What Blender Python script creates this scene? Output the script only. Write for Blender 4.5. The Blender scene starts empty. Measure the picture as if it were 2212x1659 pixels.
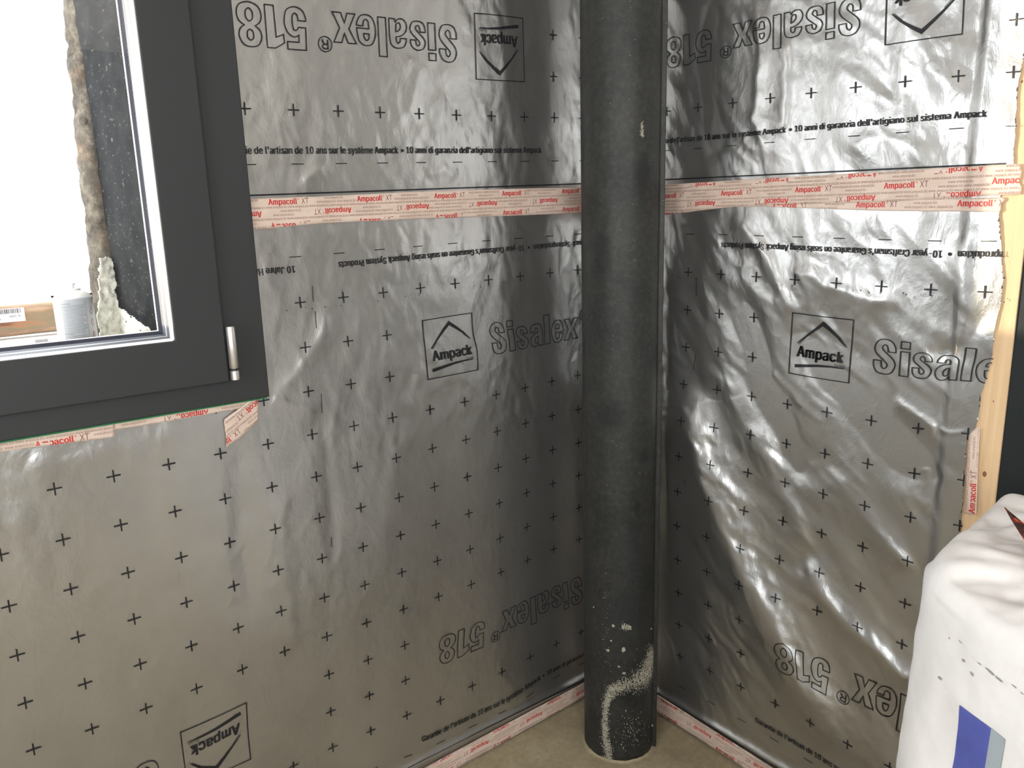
import bpy, bmesh, math, random
import numpy as np
from mathutils import Vector, Matrix, noise as mnoise

random.seed(7)
sc = bpy.context.scene
COL = sc.collection

# ------------------------------------------------------------------ camera
FPX = 1677.2966; CAM = np.array([-1.59736, -1.57907, 1.48724])
ROLL, PITCH, YAW = -0.0268163, -0.2177787, 0.9093965
def cam_rot():
    cy, sy, cp, sp, cr, sr = math.cos(YAW), math.sin(YAW), math.cos(PITCH), math.sin(PITCH), math.cos(ROLL), math.sin(ROLL)
    f = np.array([cy*cp, sy*cp, sp]); r = np.array([sy, -cy, 0.0]); u = np.cross(r, f)
    return np.array([r*cr+u*sr, -r*sr+u*cr, -f])
CR = cam_rot()
cd = bpy.data.cameras.new('camera'); cam = bpy.data.objects.new('camera', cd); COL.objects.link(cam)
cd.sensor_fit = 'HORIZONTAL'; cd.sensor_width = 36.0; cd.lens = FPX*36.0/2212.0
cd.clip_start = 0.02; cd.clip_end = 200
m = Matrix([[*CR.T[0], CAM[0]], [*CR.T[1], CAM[1]], [*CR.T[2], CAM[2]], [0, 0, 0, 1]])
cam.matrix_world = m
sc.camera = cam

# ------------------------------------------------------------------ light
sc.view_settings.view_transform = 'Standard'; sc.view_settings.look = 'None'
sc.view_settings.gamma = 1.0; sc.view_settings.use_curve_mapping = False
sc.view_settings.exposure = 0.0
w = bpy.data.worlds.new('sky'); sc.world = w; w.use_nodes = True
bg = w.node_tree.nodes['Background']; bg.inputs[0].default_value = (0.93, 0.97, 1.0, 1); bg.inputs[1].default_value = 9.0
sd = bpy.data.lights.new('sun', 'SUN'); sd.energy = 4.2; sd.angle = math.radians(0.6); sd.color = (1.0, 0.86, 0.66)
sun = bpy.data.objects.new('sun', sd); COL.objects.link(sun)
SUN_DIR = Vector((1.2, -0.945, -0.04)).normalized()
sun.rotation_euler = SUN_DIR.to_track_quat('-Z', 'Y').to_euler()
def area(name, loc, direction, sx, sy, power, color=(1, 1, 1)):
    a = bpy.data.lights.new(name, 'AREA'); a.shape = 'RECTANGLE'; a.size = sx; a.size_y = sy; a.energy = power; a.color = color
    o = bpy.data.objects.new(name, a); COL.objects.link(o); o.location = loc
    o.rotation_euler = Vector(direction).to_track_quat('-Z', 'Z').to_euler(); return o
area('added_fill_back', (-2.6, -4.28, 1.65), (0, 1, 4.0), 2.0, 1.3, 118, (1.0, 0.97, 0.93))  # added fill lamp in the unseen back wall opening, tilted up to brighten the ceiling
area('added_fill_side', (-4.48, -2.2, 1.65), (1, 0, 4.0), 1.6, 1.3, 54, (1.0, 0.96, 0.92))  # second, weaker fill added at the unseen side wall, also aimed upwards

# ------------------------------------------------------------------ helpers
def ray(px, py):
    return CR.T @ np.array([(px-1106)/FPX, (829.5-py)/FPX, -1.0])
def on(axis, val, px, py):
    d = ray(px, py); t = (val-CAM[axis])/d[axis]; return CAM+t*d
def UL(px, py, y=0.0): return on(1, y, px, py)
def UR(px, py, x=0.0): return on(0, x, px, py)
def UF(px, py, z=0.0): return on(2, z, px, py)
def wall(side, px, py):
    p = UL(px, py) if side == 'L' else UR(px, py)
    return (p[0] if side == 'L' else -p[1], p[2])

def tag(o, label=None, cat=None, group=None, kind=None):
    if label: o['label'] = label
    if cat: o['category'] = cat
    if group: o['group'] = group
    if kind: o['kind'] = kind
    return o
def thing(name, label, cat, loc=(0, 0, 0), group=None):
    o = bpy.data.objects.new(name, None); COL.objects.link(o); o.location = loc
    o.empty_display_size = 0.05
    return tag(o, label, cat, group)
def mesh_obj(name, verts, faces, mat, parent=None, smooth=False):
    me = bpy.data.meshes.new(name)
    me.from_pydata([tuple(float(c) for c in v) for v in verts], [], [tuple(int(i) for i in f) for f in faces])
    if smooth: me.shade_smooth()
    me.materials.append(mat); me.update()
    o = bpy.data.objects.new(name, me); COL.objects.link(o)
    if parent is not None:
        o.parent = parent; o.matrix_parent_inverse = Matrix.Translation(parent.location).inverted()
    return o
class MB:
    def __init__(s): s.v = []; s.f = []
    def add(s, v, f):
        n = len(s.v); s.v += [tuple(p) for p in v]; s.f += [tuple(i+n for i in q) for q in f]
    def box(s, x0, x1, y0, y1, z0, z1, M=None):
        v = [(x, y, z) for x in (x0, x1) for y in (y0, y1) for z in (z0, z1)]
        if M is not None: v = [tuple(M @ Vector(p)) for p in v]
        s.add(v, [(0, 1, 3, 2), (4, 6, 7, 5), (0, 4, 5, 1), (2, 3, 7, 6), (0, 2, 6, 4), (1, 5, 7, 3)])
    def lathe(s, prof, n=32, M=None):
        v = []; f = []
        for r, z in prof:
            for i in range(n):
                a = 2*math.pi*i/n; v.append((r*math.cos(a), r*math.sin(a), z))
        for j in range(len(prof)-1):
            for i in range(n):
                f.append((j*n+i, j*n+(i+1) % n, (j+1)*n+(i+1) % n, (j+1)*n+i))
        f.append(tuple(range(n))[::-1]); f.append(tuple((len(prof)-1)*n+i for i in range(n)))
        if M is not None: v = [tuple(M @ Vector(p)) for p in v]
        s.add(v, f)
    def build(s, name, mat, parent=None, smooth=False, bevel=0.0, seg=2):
        o = mesh_obj(name, s.v, s.f, mat, parent, smooth)
        if bevel > 0:
            b = o.modifiers.new('bevel', 'BEVEL'); b.width = bevel; b.segments = seg; b.limit_method = 'ANGLE'
        if smooth:
            e = o.modifiers.new('es', 'EDGE_SPLIT'); e.split_angle = math.radians(40)
        return o

# ------------------------------------------------------------------ materials
class NT:
    def __init__(s, name):
        s.m = bpy.data.materials.new(name); s.m.use_nodes = True; s.t = s.m.node_tree; s.n = s.t.nodes
        s.b = s.n['Principled BSDF']; s.c = s.n.new('ShaderNodeTexCoord').outputs['Object']
    def link(s, a, b): s.t.links.new(a, b)
    def mapping(s, scale, rot=(0, 0, 0)):
        q = s.n.new('ShaderNodeMapping'); q.inputs['Scale'].default_value = scale; q.inputs['Rotation'].default_value = rot
        s.link(s.c, q.inputs['Vector']); return q.outputs[0]
    def noise(s, scale, detail=4, rough=0.55, vec=None, dist=0.0):
        q = s.n.new('ShaderNodeTexNoise'); q.inputs['Scale'].default_value = scale; q.inputs['Detail'].default_value = detail
        q.inputs['Roughness'].default_value = rough; q.inputs['Distortion'].default_value = dist
        s.link(vec if vec is not None else s.c, q.inputs['Vector']); return q.outputs['Fac']
    def ramp(s, fac, stops):
        q = s.n.new('ShaderNodeValToRGB'); e = q.color_ramp.elements
        while len(e) < len(stops): e.new(0.5)
        for el, (p, c) in zip(e, stops):
            el.position = p; el.color = (*c, 1) if len(c) == 3 else c
        s.link(fac, q.inputs[0]); return q.outputs[0]
    def mix(s, fac, a, b):
        q = s.n.new('ShaderNodeMix'); q.data_type = 'RGBA'
        for sock, val in ((q.inputs[0], fac), (q.inputs[6], a), (q.inputs[7], b)):
            if isinstance(val, (int, float)): sock.default_value = val
            elif isinstance(val, tuple): sock.default_value = (*val, 1)
            else: s.link(val, sock)
        return q.outputs[2]
    def math(s, op, a, b=0.0, c=0.0):
        q = s.n.new('ShaderNodeMath'); q.operation = op
        for sock, val in zip(q.inputs, (a, b, c)):
            if isinstance(val, (int, float)): sock.default_value = val
            else: s.link(val, sock)
        return q.outputs[0]
    def bump(s, h, strength=0.3, dist=0.01):
        q = s.n.new('ShaderNodeBump'); q.inputs['Strength'].default_value = strength; q.inputs['Distance'].default_value = dist
        s.link(h, q.inputs['Height']); s.link(q.outputs[0], s.b.inputs['Normal'])
    def set(s, color=None, rough=None, metal=None, spec=None):
        if color is not None:
            if isinstance(color, tuple): s.b.inputs['Base Color'].default_value = (*color, 1)
            else: s.link(color, s.b.inputs['Base Color'])
        for k, v in (('Roughness', rough), ('Metallic', metal), ('Specular IOR Level', spec)):
            if v is None: continue
            if isinstance(v, (int, float)): s.b.inputs[k].default_value = v
            else: s.link(v, s.b.inputs[k])
        return s.m
def srgb(r, g, b):
    f = lambda c: (c/255/12.92) if c/255 <= 0.04045 else ((c/255+0.055)/1.055)**2.4
    return (f(r), f(g), f(b))
def simple(name, color, rough=0.6, metal=0.0, nscale=0, var=0.15, bump=0.0, spec=0.5):
    t = NT(name)
    if nscale:
        n = t.noise(nscale, 5)
        lo = tuple(c*(1-var) for c in color); hi = tuple(min(1, c*(1+var)) for c in color)
        c = t.ramp(n, [(0.3, lo), (0.7, hi)])
        if bump: t.bump(n, bump, 0.004)
        return t.set(c, rough, metal, spec)
    return t.set(color, rough, metal, spec)

t = NT('aluminium_foil')
FOIL_ROUGH = 0.33
n1 = t.noise(3.0, 4, 0.6); n2 = t.noise(260, 2, 0.5)
col = t.ramp(n1, [(0.3, (0.42, 0.417, 0.408)), (0.7, (0.51, 0.507, 0.498))])
n4 = t.noise(26, 5, 0.62, t.mapping((1, 1, 0.55)), 0.6); n5 = t.noise(75, 3, 0.6)
hh = t.math('ADD', t.math('MULTIPLY', n4, 1.0), t.math('MULTIPLY', n5, 0.22)); hh = t.math('ADD', hh, t.math('MULTIPLY', n2, 0.03))
t.bump(hh, 0.55, 0.0024)
FOIL = t.set(col, FOIL_ROUGH, 0.93)
INK = simple('black_print_ink', (0.012, 0.012, 0.014), 0.42, 0, spec=0.35)
t = NT('tape_paper')
n = t.noise(30, 3); n2 = t.noise(400, 2)
TAPE = t.set(t.ramp(n, [(0.3, srgb(198, 178, 164)), (0.7, srgb(210, 191, 178))]), 0.5, 0.0, 0.45)
t.bump(n2, 0.1, 0.0006)
TAPE_FAINT = simple('tape_faint_print', srgb(168, 142, 128), 0.5)
TAPE_RED = simple('tape_red_print', srgb(190, 38, 34), 0.45)
TAPE_BROWN = simple('tape_brown_print', srgb(128, 78, 70), 0.5)
t = NT('anthracite_frame')
n = t.noise(900, 2); t.bump(n, 0.12, 0.0004)
FRAME = t.set(srgb(48, 50, 51), 0.5, 0.0, 0.3)
GASKET = simple('navy_gasket', srgb(30, 34, 52), 0.45)
ALU = simple('bright_aluminium', (0.42, 0.43, 0.44), 0.45, 0.3)
ALU2 = simple('dull_spacer', (0.10, 0.105, 0.12), 0.5, 0.2)
SATIN = simple('satin_silver_hinge', (0.74, 0.72, 0.69), 0.32, 0.9)
BLACKP = simple('black_plastic', (0.015, 0.015, 0.015), 0.5)
t = NT('window_glass')
g = t.b; g.inputs['Transmission Weight'].default_value = 1.0; g.inputs['Roughness'].default_value = 0.0; g.inputs['IOR'].default_value = 1.02
GLASS = t.m
t = NT('dark_steel')
v1 = t.noise(9, 6, 0.65); v2 = t.noise(70, 5, 0.7); v3 = t.noise(5, 3, 0.5, t.mapping((1, 1, 0.35)))
c1 = t.ramp(v2, [(0.32, srgb(30, 31, 30)), (0.5, srgb(44, 45, 43)), (0.72, srgb(66, 67, 63))])
c2 = t.ramp(v1, [(0.35, srgb(30, 32, 32)), (0.65, srgb(56, 56, 53))])
cc = t.mix(0.5, c1, c2)
cc = t.mix(t.ramp(v3, [(0.58, (0, 0, 0)), (0.68, (0.55, 0.55, 0.55))]), cc, srgb(40, 44, 48))
sp = t.noise(160, 2, 0.4)
cc = t.mix(t.ramp(sp, [(0.73, (0, 0, 0)), (0.78, (0.5, 0.5, 0.5))]), cc, srgb(140, 140, 132))
t.bump(v2, 0.25, 0.002)
STEEL_T = t; STEEL_C = cc; STEEL = t.set(cc, 0.55, 0.25, 0.4)
t = NT('mortar_residue')
n = t.noise(90, 6, 0.7)
MORTAR = t.set(t.ramp(n, [(0.3, srgb(120, 117, 105)), (0.7, srgb(182, 178, 162))]), 0.9); t.bump(n, 0.6, 0.004)
t = NT('concrete_floor')
n = t.noise(6, 7, 0.62); n2 = t.noise(60, 5, 0.7); n3 = t.noise(2.0, 3)
c = t.ramp(n, [(0.3, srgb(134, 123, 98)), (0.5, srgb(156, 145, 118)), (0.7, srgb(174, 163, 138))])
c = t.mix(t.ramp(n2, [(0.35, (0.4, 0.4, 0.4)), (0.6, (0, 0, 0))]), c, srgb(116, 106, 86))
t.bump(n2, 0.3, 0.003); CONC = t.set(c, 0.85)
PLASTER = simple('grey_beige_plaster', srgb(112, 106, 99), 0.9, 0, 3, 0.12, 0.2)
CEILM = simple('pale_ceiling_board', srgb(236, 230, 225), 0.9, 0, 2, 0.08)
BOARD = simple('plasterboard', srgb(190, 186, 178), 0.9, 0, 4, 0.08)
t = NT('spruce_wood')
mp = t.mapping((60, 60, 1.5)); n = t.noise(1.6, 5, 0.55, mp, 0.5); n2 = t.noise(4, 3)
c = t.ramp(n, [(0.3, srgb(196, 164, 126)), (0.7, srgb(212, 184, 146))])
c = t.mix(t.math('MULTIPLY', n2, 0.35), c, srgb(208, 174, 134))
t.bump(n, 0.1, 0.001); WOOD = t.set(c, 0.6)
KNOT = simple('wood_knot', srgb(120, 84, 52), 0.7)
DARK = simple('dark_door_frame', srgb(24, 30, 31), 0.5, spec=0.3)
t = NT('woven_white_sack')
n = t.noise(14, 4); wv = t.noise(300, 2)
BAG = t.set(t.ramp(n, [(0.3, srgb(222, 219, 217)), (0.7, srgb(238, 236, 234))]), 0.55, 0, 0.4)
t.b.inputs['Subsurface Weight'].default_value = 0.0
t.bump(wv, 0.08, 0.001)
BAGBLUE = simple('blue_sack_print', srgb(82, 92, 168), 0.5, 0, 12, 0.25)
BAGGREY = simple('grey_sack_print', srgb(160, 170, 176), 0.5, 0, 12, 0.08)
DIRT = simple('grey_dirt', srgb(150, 148, 146), 0.8)
t = NT('rusty_red_blade')
n = t.noise(60, 6, 0.7)
RUST = t.set(t.ramp(n, [(0.42, srgb(52, 40, 38)), (0.5, srgb(120, 58, 44)), (0.56, srgb(214, 84, 62))]), 0.5, 0.3); t.bump(n, 0.3, 0.002)
t = NT('painted_dark_reveal')
n = t.noise(14, 6, 0.65); n2 = t.noise(55, 4, 0.6, t.mapping((1, 1, 2.2)))
c = t.ramp(n, [(0.3, srgb(22, 25, 28)), (0.7, srgb(42, 44, 46))])
c = t.mix(t.ramp(n2, [(0.60, (0, 0, 0)), (0.72, (0.6, 0.6, 0.6))]), c, srgb(110, 108, 104))
t.bump(n, 0.15, 0.002); REVEAL = t.set(c, 0.95, 0.0, 0.05)
t = NT('rough_stone_edge')
n = t.noise(40, 7, 0.7); n2 = t.noise(12, 4)
c = t.ramp(n, [(0.3, srgb(44, 40, 34)), (0.5, srgb(84, 78, 68)), (0.7, srgb(128, 120, 106))])
c = t.mix(t.ramp(n2, [(0.55, (0, 0, 0)), (0.75, (0.4, 0.4, 0.4))]), c, srgb(176, 136, 100))
t.bump(n, 0.8, 0.01); STONE = t.set(c, 0.9)
t = NT('pale_render')
n = t.noise(55, 6, 0.7)
c = t.ramp(n, [(0.25, srgb(140, 138, 124)), (0.45, srgb(205, 203, 188)), (0.7, srgb(232, 230, 218))])
t.bump(n, 0.7, 0.006); RENDER = t.set(c, 0.9)
WHITE = simple('white_paint', (0.86, 0.85, 0.82), 0.6)
t = NT('weathered_orange_beam')
n = t.noise(7, 5, 0.6, t.mapping((1, 1, 6))); 
BEAM = t.set(t.ramp(n, [(0.32, srgb(112, 74, 56)), (0.45, srgb(164, 116, 84)), (0.52, srgb(128, 120, 96)), (0.62, srgb(150, 118, 96)), (0.72, srgb(176, 150, 124))]), 0.8)
GREEN = simple('green_sealing_strip', srgb(20, 104, 58), 0.6)
t = NT('printed_can')
CANM = t.set(srgb(214, 218, 222), 0.35, 0.3)
# replace glass by a thin clear pane: mostly see-through with a weak mirror
t = NT('clear_pane'); tr = t.n.new('ShaderNodeBsdfTransparent'); gl = t.n.new('ShaderNodeBsdfGlossy'); gl.inputs['Roughness'].default_value = 0.01
mx = t.n.new('ShaderNodeMixShader'); mx.inputs[0].default_value = 0.05
t.link(tr.outputs[0], mx.inputs[1]); t.link(gl.outputs[0], mx.inputs[2]); t.link(mx.outputs[0], t.n['Material Output'].inputs[0]); GLASS = t.m

# ------------------------------------------------------------------ relief of the foil
def perlin(x, y, seed):
    xi = np.floor(x).astype(np.int64); yi = np.floor(y).astype(np.int64); xf = x-xi; yf = y-yi
    def grad(ix, iy, dx, dy):
        h = (ix*374761393 + iy*668265263 + seed*2147483647) & 0xFFFFFFFF
        h = ((h ^ (h >> 13))*1274126177) & 0xFFFFFFFF; h = h ^ (h >> 16)
        a = (h & 0xFFFF)/65536.0*2*np.pi
        return np.cos(a)*dx+np.sin(a)*dy
    u = xf*xf*xf*(xf*(xf*6-15)+10); v = yf*yf*yf*(yf*(yf*6-15)+10)
    n00 = grad(xi, yi, xf, yf); n10 = grad(xi+1, yi, xf-1, yf); n01 = grad(xi, yi+1, xf, yf-1); n11 = grad(xi+1, yi+1, xf-1, yf-1)
    return (n00*(1-u)+n10*u)*(1-v)+(n01*(1-u)+n11*u)*v
def fbm(x, y, seed, o=3):
    s = 0; a = 1.0
    for i in range(o): s = s+a*perlin(x*2**i, y*2**i, seed+i); a *= 0.5
    return s
def ridge(x, y, seed):
    n = np.abs(perlin(x, y, seed)); return np.clip(1-n*3.2, 0, 1)**2
def crumple(u, z, seed, n, l0, l1, slope, a0, spread, cover):
    # paper-like creases: patches of straight, sharp little folds in varying directions
    rn = random.Random(seed); h = 0*u
    for i in range(n):
        a = math.radians(a0+rn.uniform(-spread, spread)); lam = l0*(l1/l0)**(i/max(1, n-1))
        ph = rn.random()*10; q = (u*math.cos(a)+z*math.sin(a))/lam+.9*perlin(u/(lam*3.2)+ph, z/(lam*3.2), seed+i)+ph
        t_ = np.abs(q-np.floor(q)-.5)*2; t_ = np.sqrt(t_*t_+.012)
        m_ = np.clip(perlin(u/(lam*2.6)+3*ph, z/(lam*2.6)+ph, seed+70+i)*3.2+cover, 0, 1)
        h = h+slope*lam*.5*(t_-.5)*m_*m_
    return h
# folds: (amplitude m, width left of the path, width right of the path, pixel path on the wall)
FOLD_R = [
 (.037, .105, .070, [(1478, 790), (1490, 870), (1516, 970), (1552, 1070), (1604, 1190), (1664, 1310), (1724, 1420), (1792, 1540), (1870, 1659)]),
 (.013, .045, .030, [(1740, 1200), (1782, 1272), (1850, 1352), (1945, 1440), (1990, 1480)]),
 (-.009, .035, .035, [(1590, 600), (1625, 720), (1668, 860), (1712, 960), (1740, 1060)]),
 (.007, .04, .03, [(1640, 900), (1668, 1000), (1720, 1100), (1760, 1200)]),
 (-.010, .04, .03, [(1700, 700), (1765, 770), (1850, 870), (1940, 970), (2000, 1070)]),
 (.008, .03, .025, [(1790, 1000), (1850, 1090), (1920, 1170), (1990, 1230)]),
 (.008, .03, .02, [(1580, 455), (1620, 500), (1665, 560), (1700, 640), (1740, 690)]),
 (-.008, .035, .03, [(1545, -40), (1530, 120), (1535, 260), (1560, 360)]),
 (.006, .02, .02, [(1640, -20), (1650, 120), (1636, 260), (1660, 350)]),
 (.005, .02, .015, [(1700, 60), (1706, 180), (1690, 300)]),
 (.004, .03, .02, [(1830, 330), (1880, 300), (1950, 315), (2030, 345)]),
 (.007, .03, .02, [(1700, 560), (1790, 620), (1880, 650), (1960, 640)]),
 (.004, .02, .008, [(1930, 860), (1985, 900), (2035, 925)]),
 (.002, .006, .004, [(2030, 922), (2062, 930), (2100, 932)]),
 (.004, .02, .008, [(1930, 985), (1985, 1010), (2028, 1022)]),
 (-.004, .02, .010, [(1960, 940), (2000, 990), (2028, 1024), (2050, 1040)]),
 (.002, .02, .02, [(2000, 1100), (2040, 1060), (2075, 1000)]),
 (.006, .02, .02, [(2090, 500), (2075, 580), (2100, 680), (2080, 780)]),
 (-.006, .02, .02, [(2150, 640), (2110, 720), (2060, 760), (2000, 770)]),
 (.008, .045, .035, [(1455, 450), (1452, 700), (1448, 1000), (1450, 1300)]),
]
FOLD_L = [
 (-0.0025, 0.022, 0.022, [(655, -40), (690, 40), (720, 120), (760, 190)]),
 (0.0020, 0.013, 0.013, [(860, 120), (900, 150), (890, 220), (860, 270)]),
 (0.0020, 0.017, 0.011, [(640, 410), (665, 385), (700, 360)]),
 (0.0025, 0.017, 0.013, [(920, 385), (950, 362), (985, 385)]),
 (0.0030, 0.022, 0.013, [(585, 858), (640, 800), (690, 730), (700, 660)]),
 (0.0025, 0.022, 0.011, [(585, 858), (620, 870), (700, 880)]),
 (-0.0030, 0.033, 0.028, [(512, 930), (512, 1060), (530, 1200), (545, 1340)]),
 (0.0025, 0.033, 0.024, [(606, 1010), (610, 1160), (622, 1300), (640, 1430)]),
 (-0.0025, 0.033, 0.022, [(690, 860), (700, 980), (715, 1100), (720, 1240)]),
 (0.0025, 0.044, 0.033, [(880, 900), (850, 1000), (830, 1120), (840, 1280)]),
 (-0.0020, 0.033, 0.033, [(960, 640), (900, 760), (870, 880)]),
 (0.0020, 0.033, 0.022, [(560, 560), (600, 640), (590, 740)]),
 (0.0020, 0.033, 0.033, [(0, 1010), (160, 985), (320, 950), (440, 935)]),
]
def prep(side, L):
    out = []
    for A, wl, wr, px in L:
        p = np.array([wall(side, *q) for q in px])
        if side == 'L': p = p.copy()
        out.append((A, wl, wr, p))
    return out
FOLDS = {'L': prep('L', FOLD_L), 'R': prep('R', FOLD_R)}
# in both charts the first coordinate grows to the right of the photograph
def folds(side, u, z):
    h = np.zeros_like(u)
    u = u+.010*fbm(u/.09, z/.09, 91, 3); z = z+.010*fbm(u/.09+7, z/.09, 95, 3)
    for A, wl, wr, p in FOLDS[side]:
        lo = p.min(0)-5*max(wl, wr); hi = p.max(0)+5*max(wl, wr)
        m = (u > lo[0]) & (u < hi[0]) & (z > lo[1]) & (z < hi[1])
        if not m.any(): continue
        U = u[m]; Z = z[m]; best = np.full(U.shape, 1e9); sgn = np.zeros_like(U); par = np.zeros_like(U); n = len(p)-1
        for i in range(n):
            a, b = p[i], p[i+1]; d = b-a; L2 = d@d
            tt = np.clip(((U-a[0])*d[0]+(Z-a[1])*d[1])/L2, 0, 1)
            dx = U-a[0]-tt*d[0]; dz = Z-a[1]-tt*d[1]; q = dx*dx+dz*dz
            c = q < best; best = np.where(c, q, best); par = np.where(c, (i+tt)/n, par)
            sgn = np.where(c, d[0]*(Z-a[1])-d[1]*(U-a[0]), sgn)
        dist = np.sqrt(best); wd = np.where(sgn > 0, wr, wl)
        # blend the widths smoothly so the crest stays rounded
        prof = np.exp(-1.35*(np.sqrt((dist/wd)**2+.20)-.447))
        taper = np.clip(np.minimum(par, 1-par)*5, 0, 1); taper = taper*taper*(3-2*taper)
        h[m] += A*prof*(0.15+0.85*taper) if A > 0.02 else A*prof*taper
    return h
SEAM_Z = 1.51
def H(side, u, z):
    u = np.asarray(u, float); z = np.asarray(z, float)
    a = np.abs(u)
    if side == 'L':
        h = .0034*fbm(u/.17+3.1, z/.75, 11, 2)+.00045*fbm(u/.045, z/.09+u/.2, 21, 2)
        mask = np.clip(.5+1.6*perlin(u/.35, z/.3, 5), 0, 1)
        zone = np.clip((z-.75)/.35, 0, 1)*.75+.25; zone = np.where(u < -.95, zone*.5, zone)
        h += crumple(u, z, 301, 7, .028, .13, .030, 20, 55, .10)*zone
        h += .0005*ridge(u/.07+.2*perlin(u/.05, z/.05, 3), z/.10, 31)*mask + .00022*ridge(u/.025, z/.03, 33)*mask
        h += .0024*np.abs(fbm(u/.07+.3*perlin(u/.05, z/.05, 58), z/.12+u/.2, 71, 2))*np.clip(.25+mask, 0, 1)*np.where(z < .95, .45, 1.0)
        h += .0012*fbm(u/.04, z/.05, 41, 2)*(np.exp(-((z-1.40)/.12)**2)+np.exp(-((z-1.62)/.12)**2))*np.clip((a-.3)/.1, 0, 1)
    else:
        c, s = math.cos(math.radians(62)), math.sin(math.radians(62))
        p = u*c-z*s; q = u*s+z*c
        k = np.clip((1.45-z)/.15, 0, 1)
        h = k*(.0042*fbm(q/.12, p/.42, 12, 2)) + (1-k)*.0026*fbm(u/.09, z/.4, 13, 2)
        mask = np.clip(.55+1.6*perlin(u/.30, z/.3, 6), 0, 1)
        h += crumple(u, z, 401, 8, .030, .17, .050, 28, 40, .12)*np.clip(.45+(z-.1)/.8, 0, 1)
        bl = lambda s1, s2, sd: np.abs(fbm(q/s1+.3*perlin(u/.08, z/.08, sd+50), p/s2, sd, 2))
        h += (.0026*bl(.085, .20, 61)-.0012*bl(.045, .10, 65))*(.35+.65*mask)
        h += .0007*ridge(q/.06+.25*perlin(u/.05, z/.05, 4), p/.12, 32)*mask+.00028*ridge(u/.025, z/.03, 34)*mask
        h += .003*np.clip((u-.955)/.04, 0, 1)*(.6+1.2*perlin(z/.07, u*0+.3, 8))
    h = h+.004
    damp = 1-.75*np.exp(-((z-SEAM_Z)/.035)**2)
    h = h*damp
    h = h+folds(side, u, z)*(1-.8*np.exp(-((z-SEAM_Z)/.05)**2))
    h = h+.008*np.exp(-((z-.078)/.013)**2)
    if side == 'R':
        st = np.clip((u-.922)/.026, 0, 1); st = st*st*(3-2*st); h = h*(1-.5*st)+.010*st
    cz = np.clip(a/.05, 0, 1)
    h = .006+(h-.004)*cz*cz*(3-2*cz)
    low = np.clip((z-.02)/.05, 0, 1)
    h = np.where(z < .07, .005+(h-.005)*low, h)
    return np.maximum(h, .0025)
def P3(side, u, z, off=0.0):
    """wall chart -> point on the relief, seen in the photograph where (u, z) is"""
    u = np.asarray(u, float); z = np.asarray(z, float)
    c = -CAM[1] if side == 'L' else -CAM[0]
    cu = CAM[0] if side == 'L' else -CAM[1]
    uu, zz = u, z
    for _ in range(2):
        h = H(side, uu, zz)+off; t = (c-h)/c
        uu = cu+(u-cu)*t; zz = CAM[2]+(z-CAM[2])*t
    h = H(side, uu, zz)+off
    return np.stack([uu, -h, zz], -1) if side == 'L' else np.stack([-h, -uu, zz], -1)
def S3(side, u, z, off=0.0):
    h = H(side, u, z)+off
    return np.stack([u, -h, z], -1) if side == 'L' else np.stack([-h, -u, z], -1)

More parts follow.
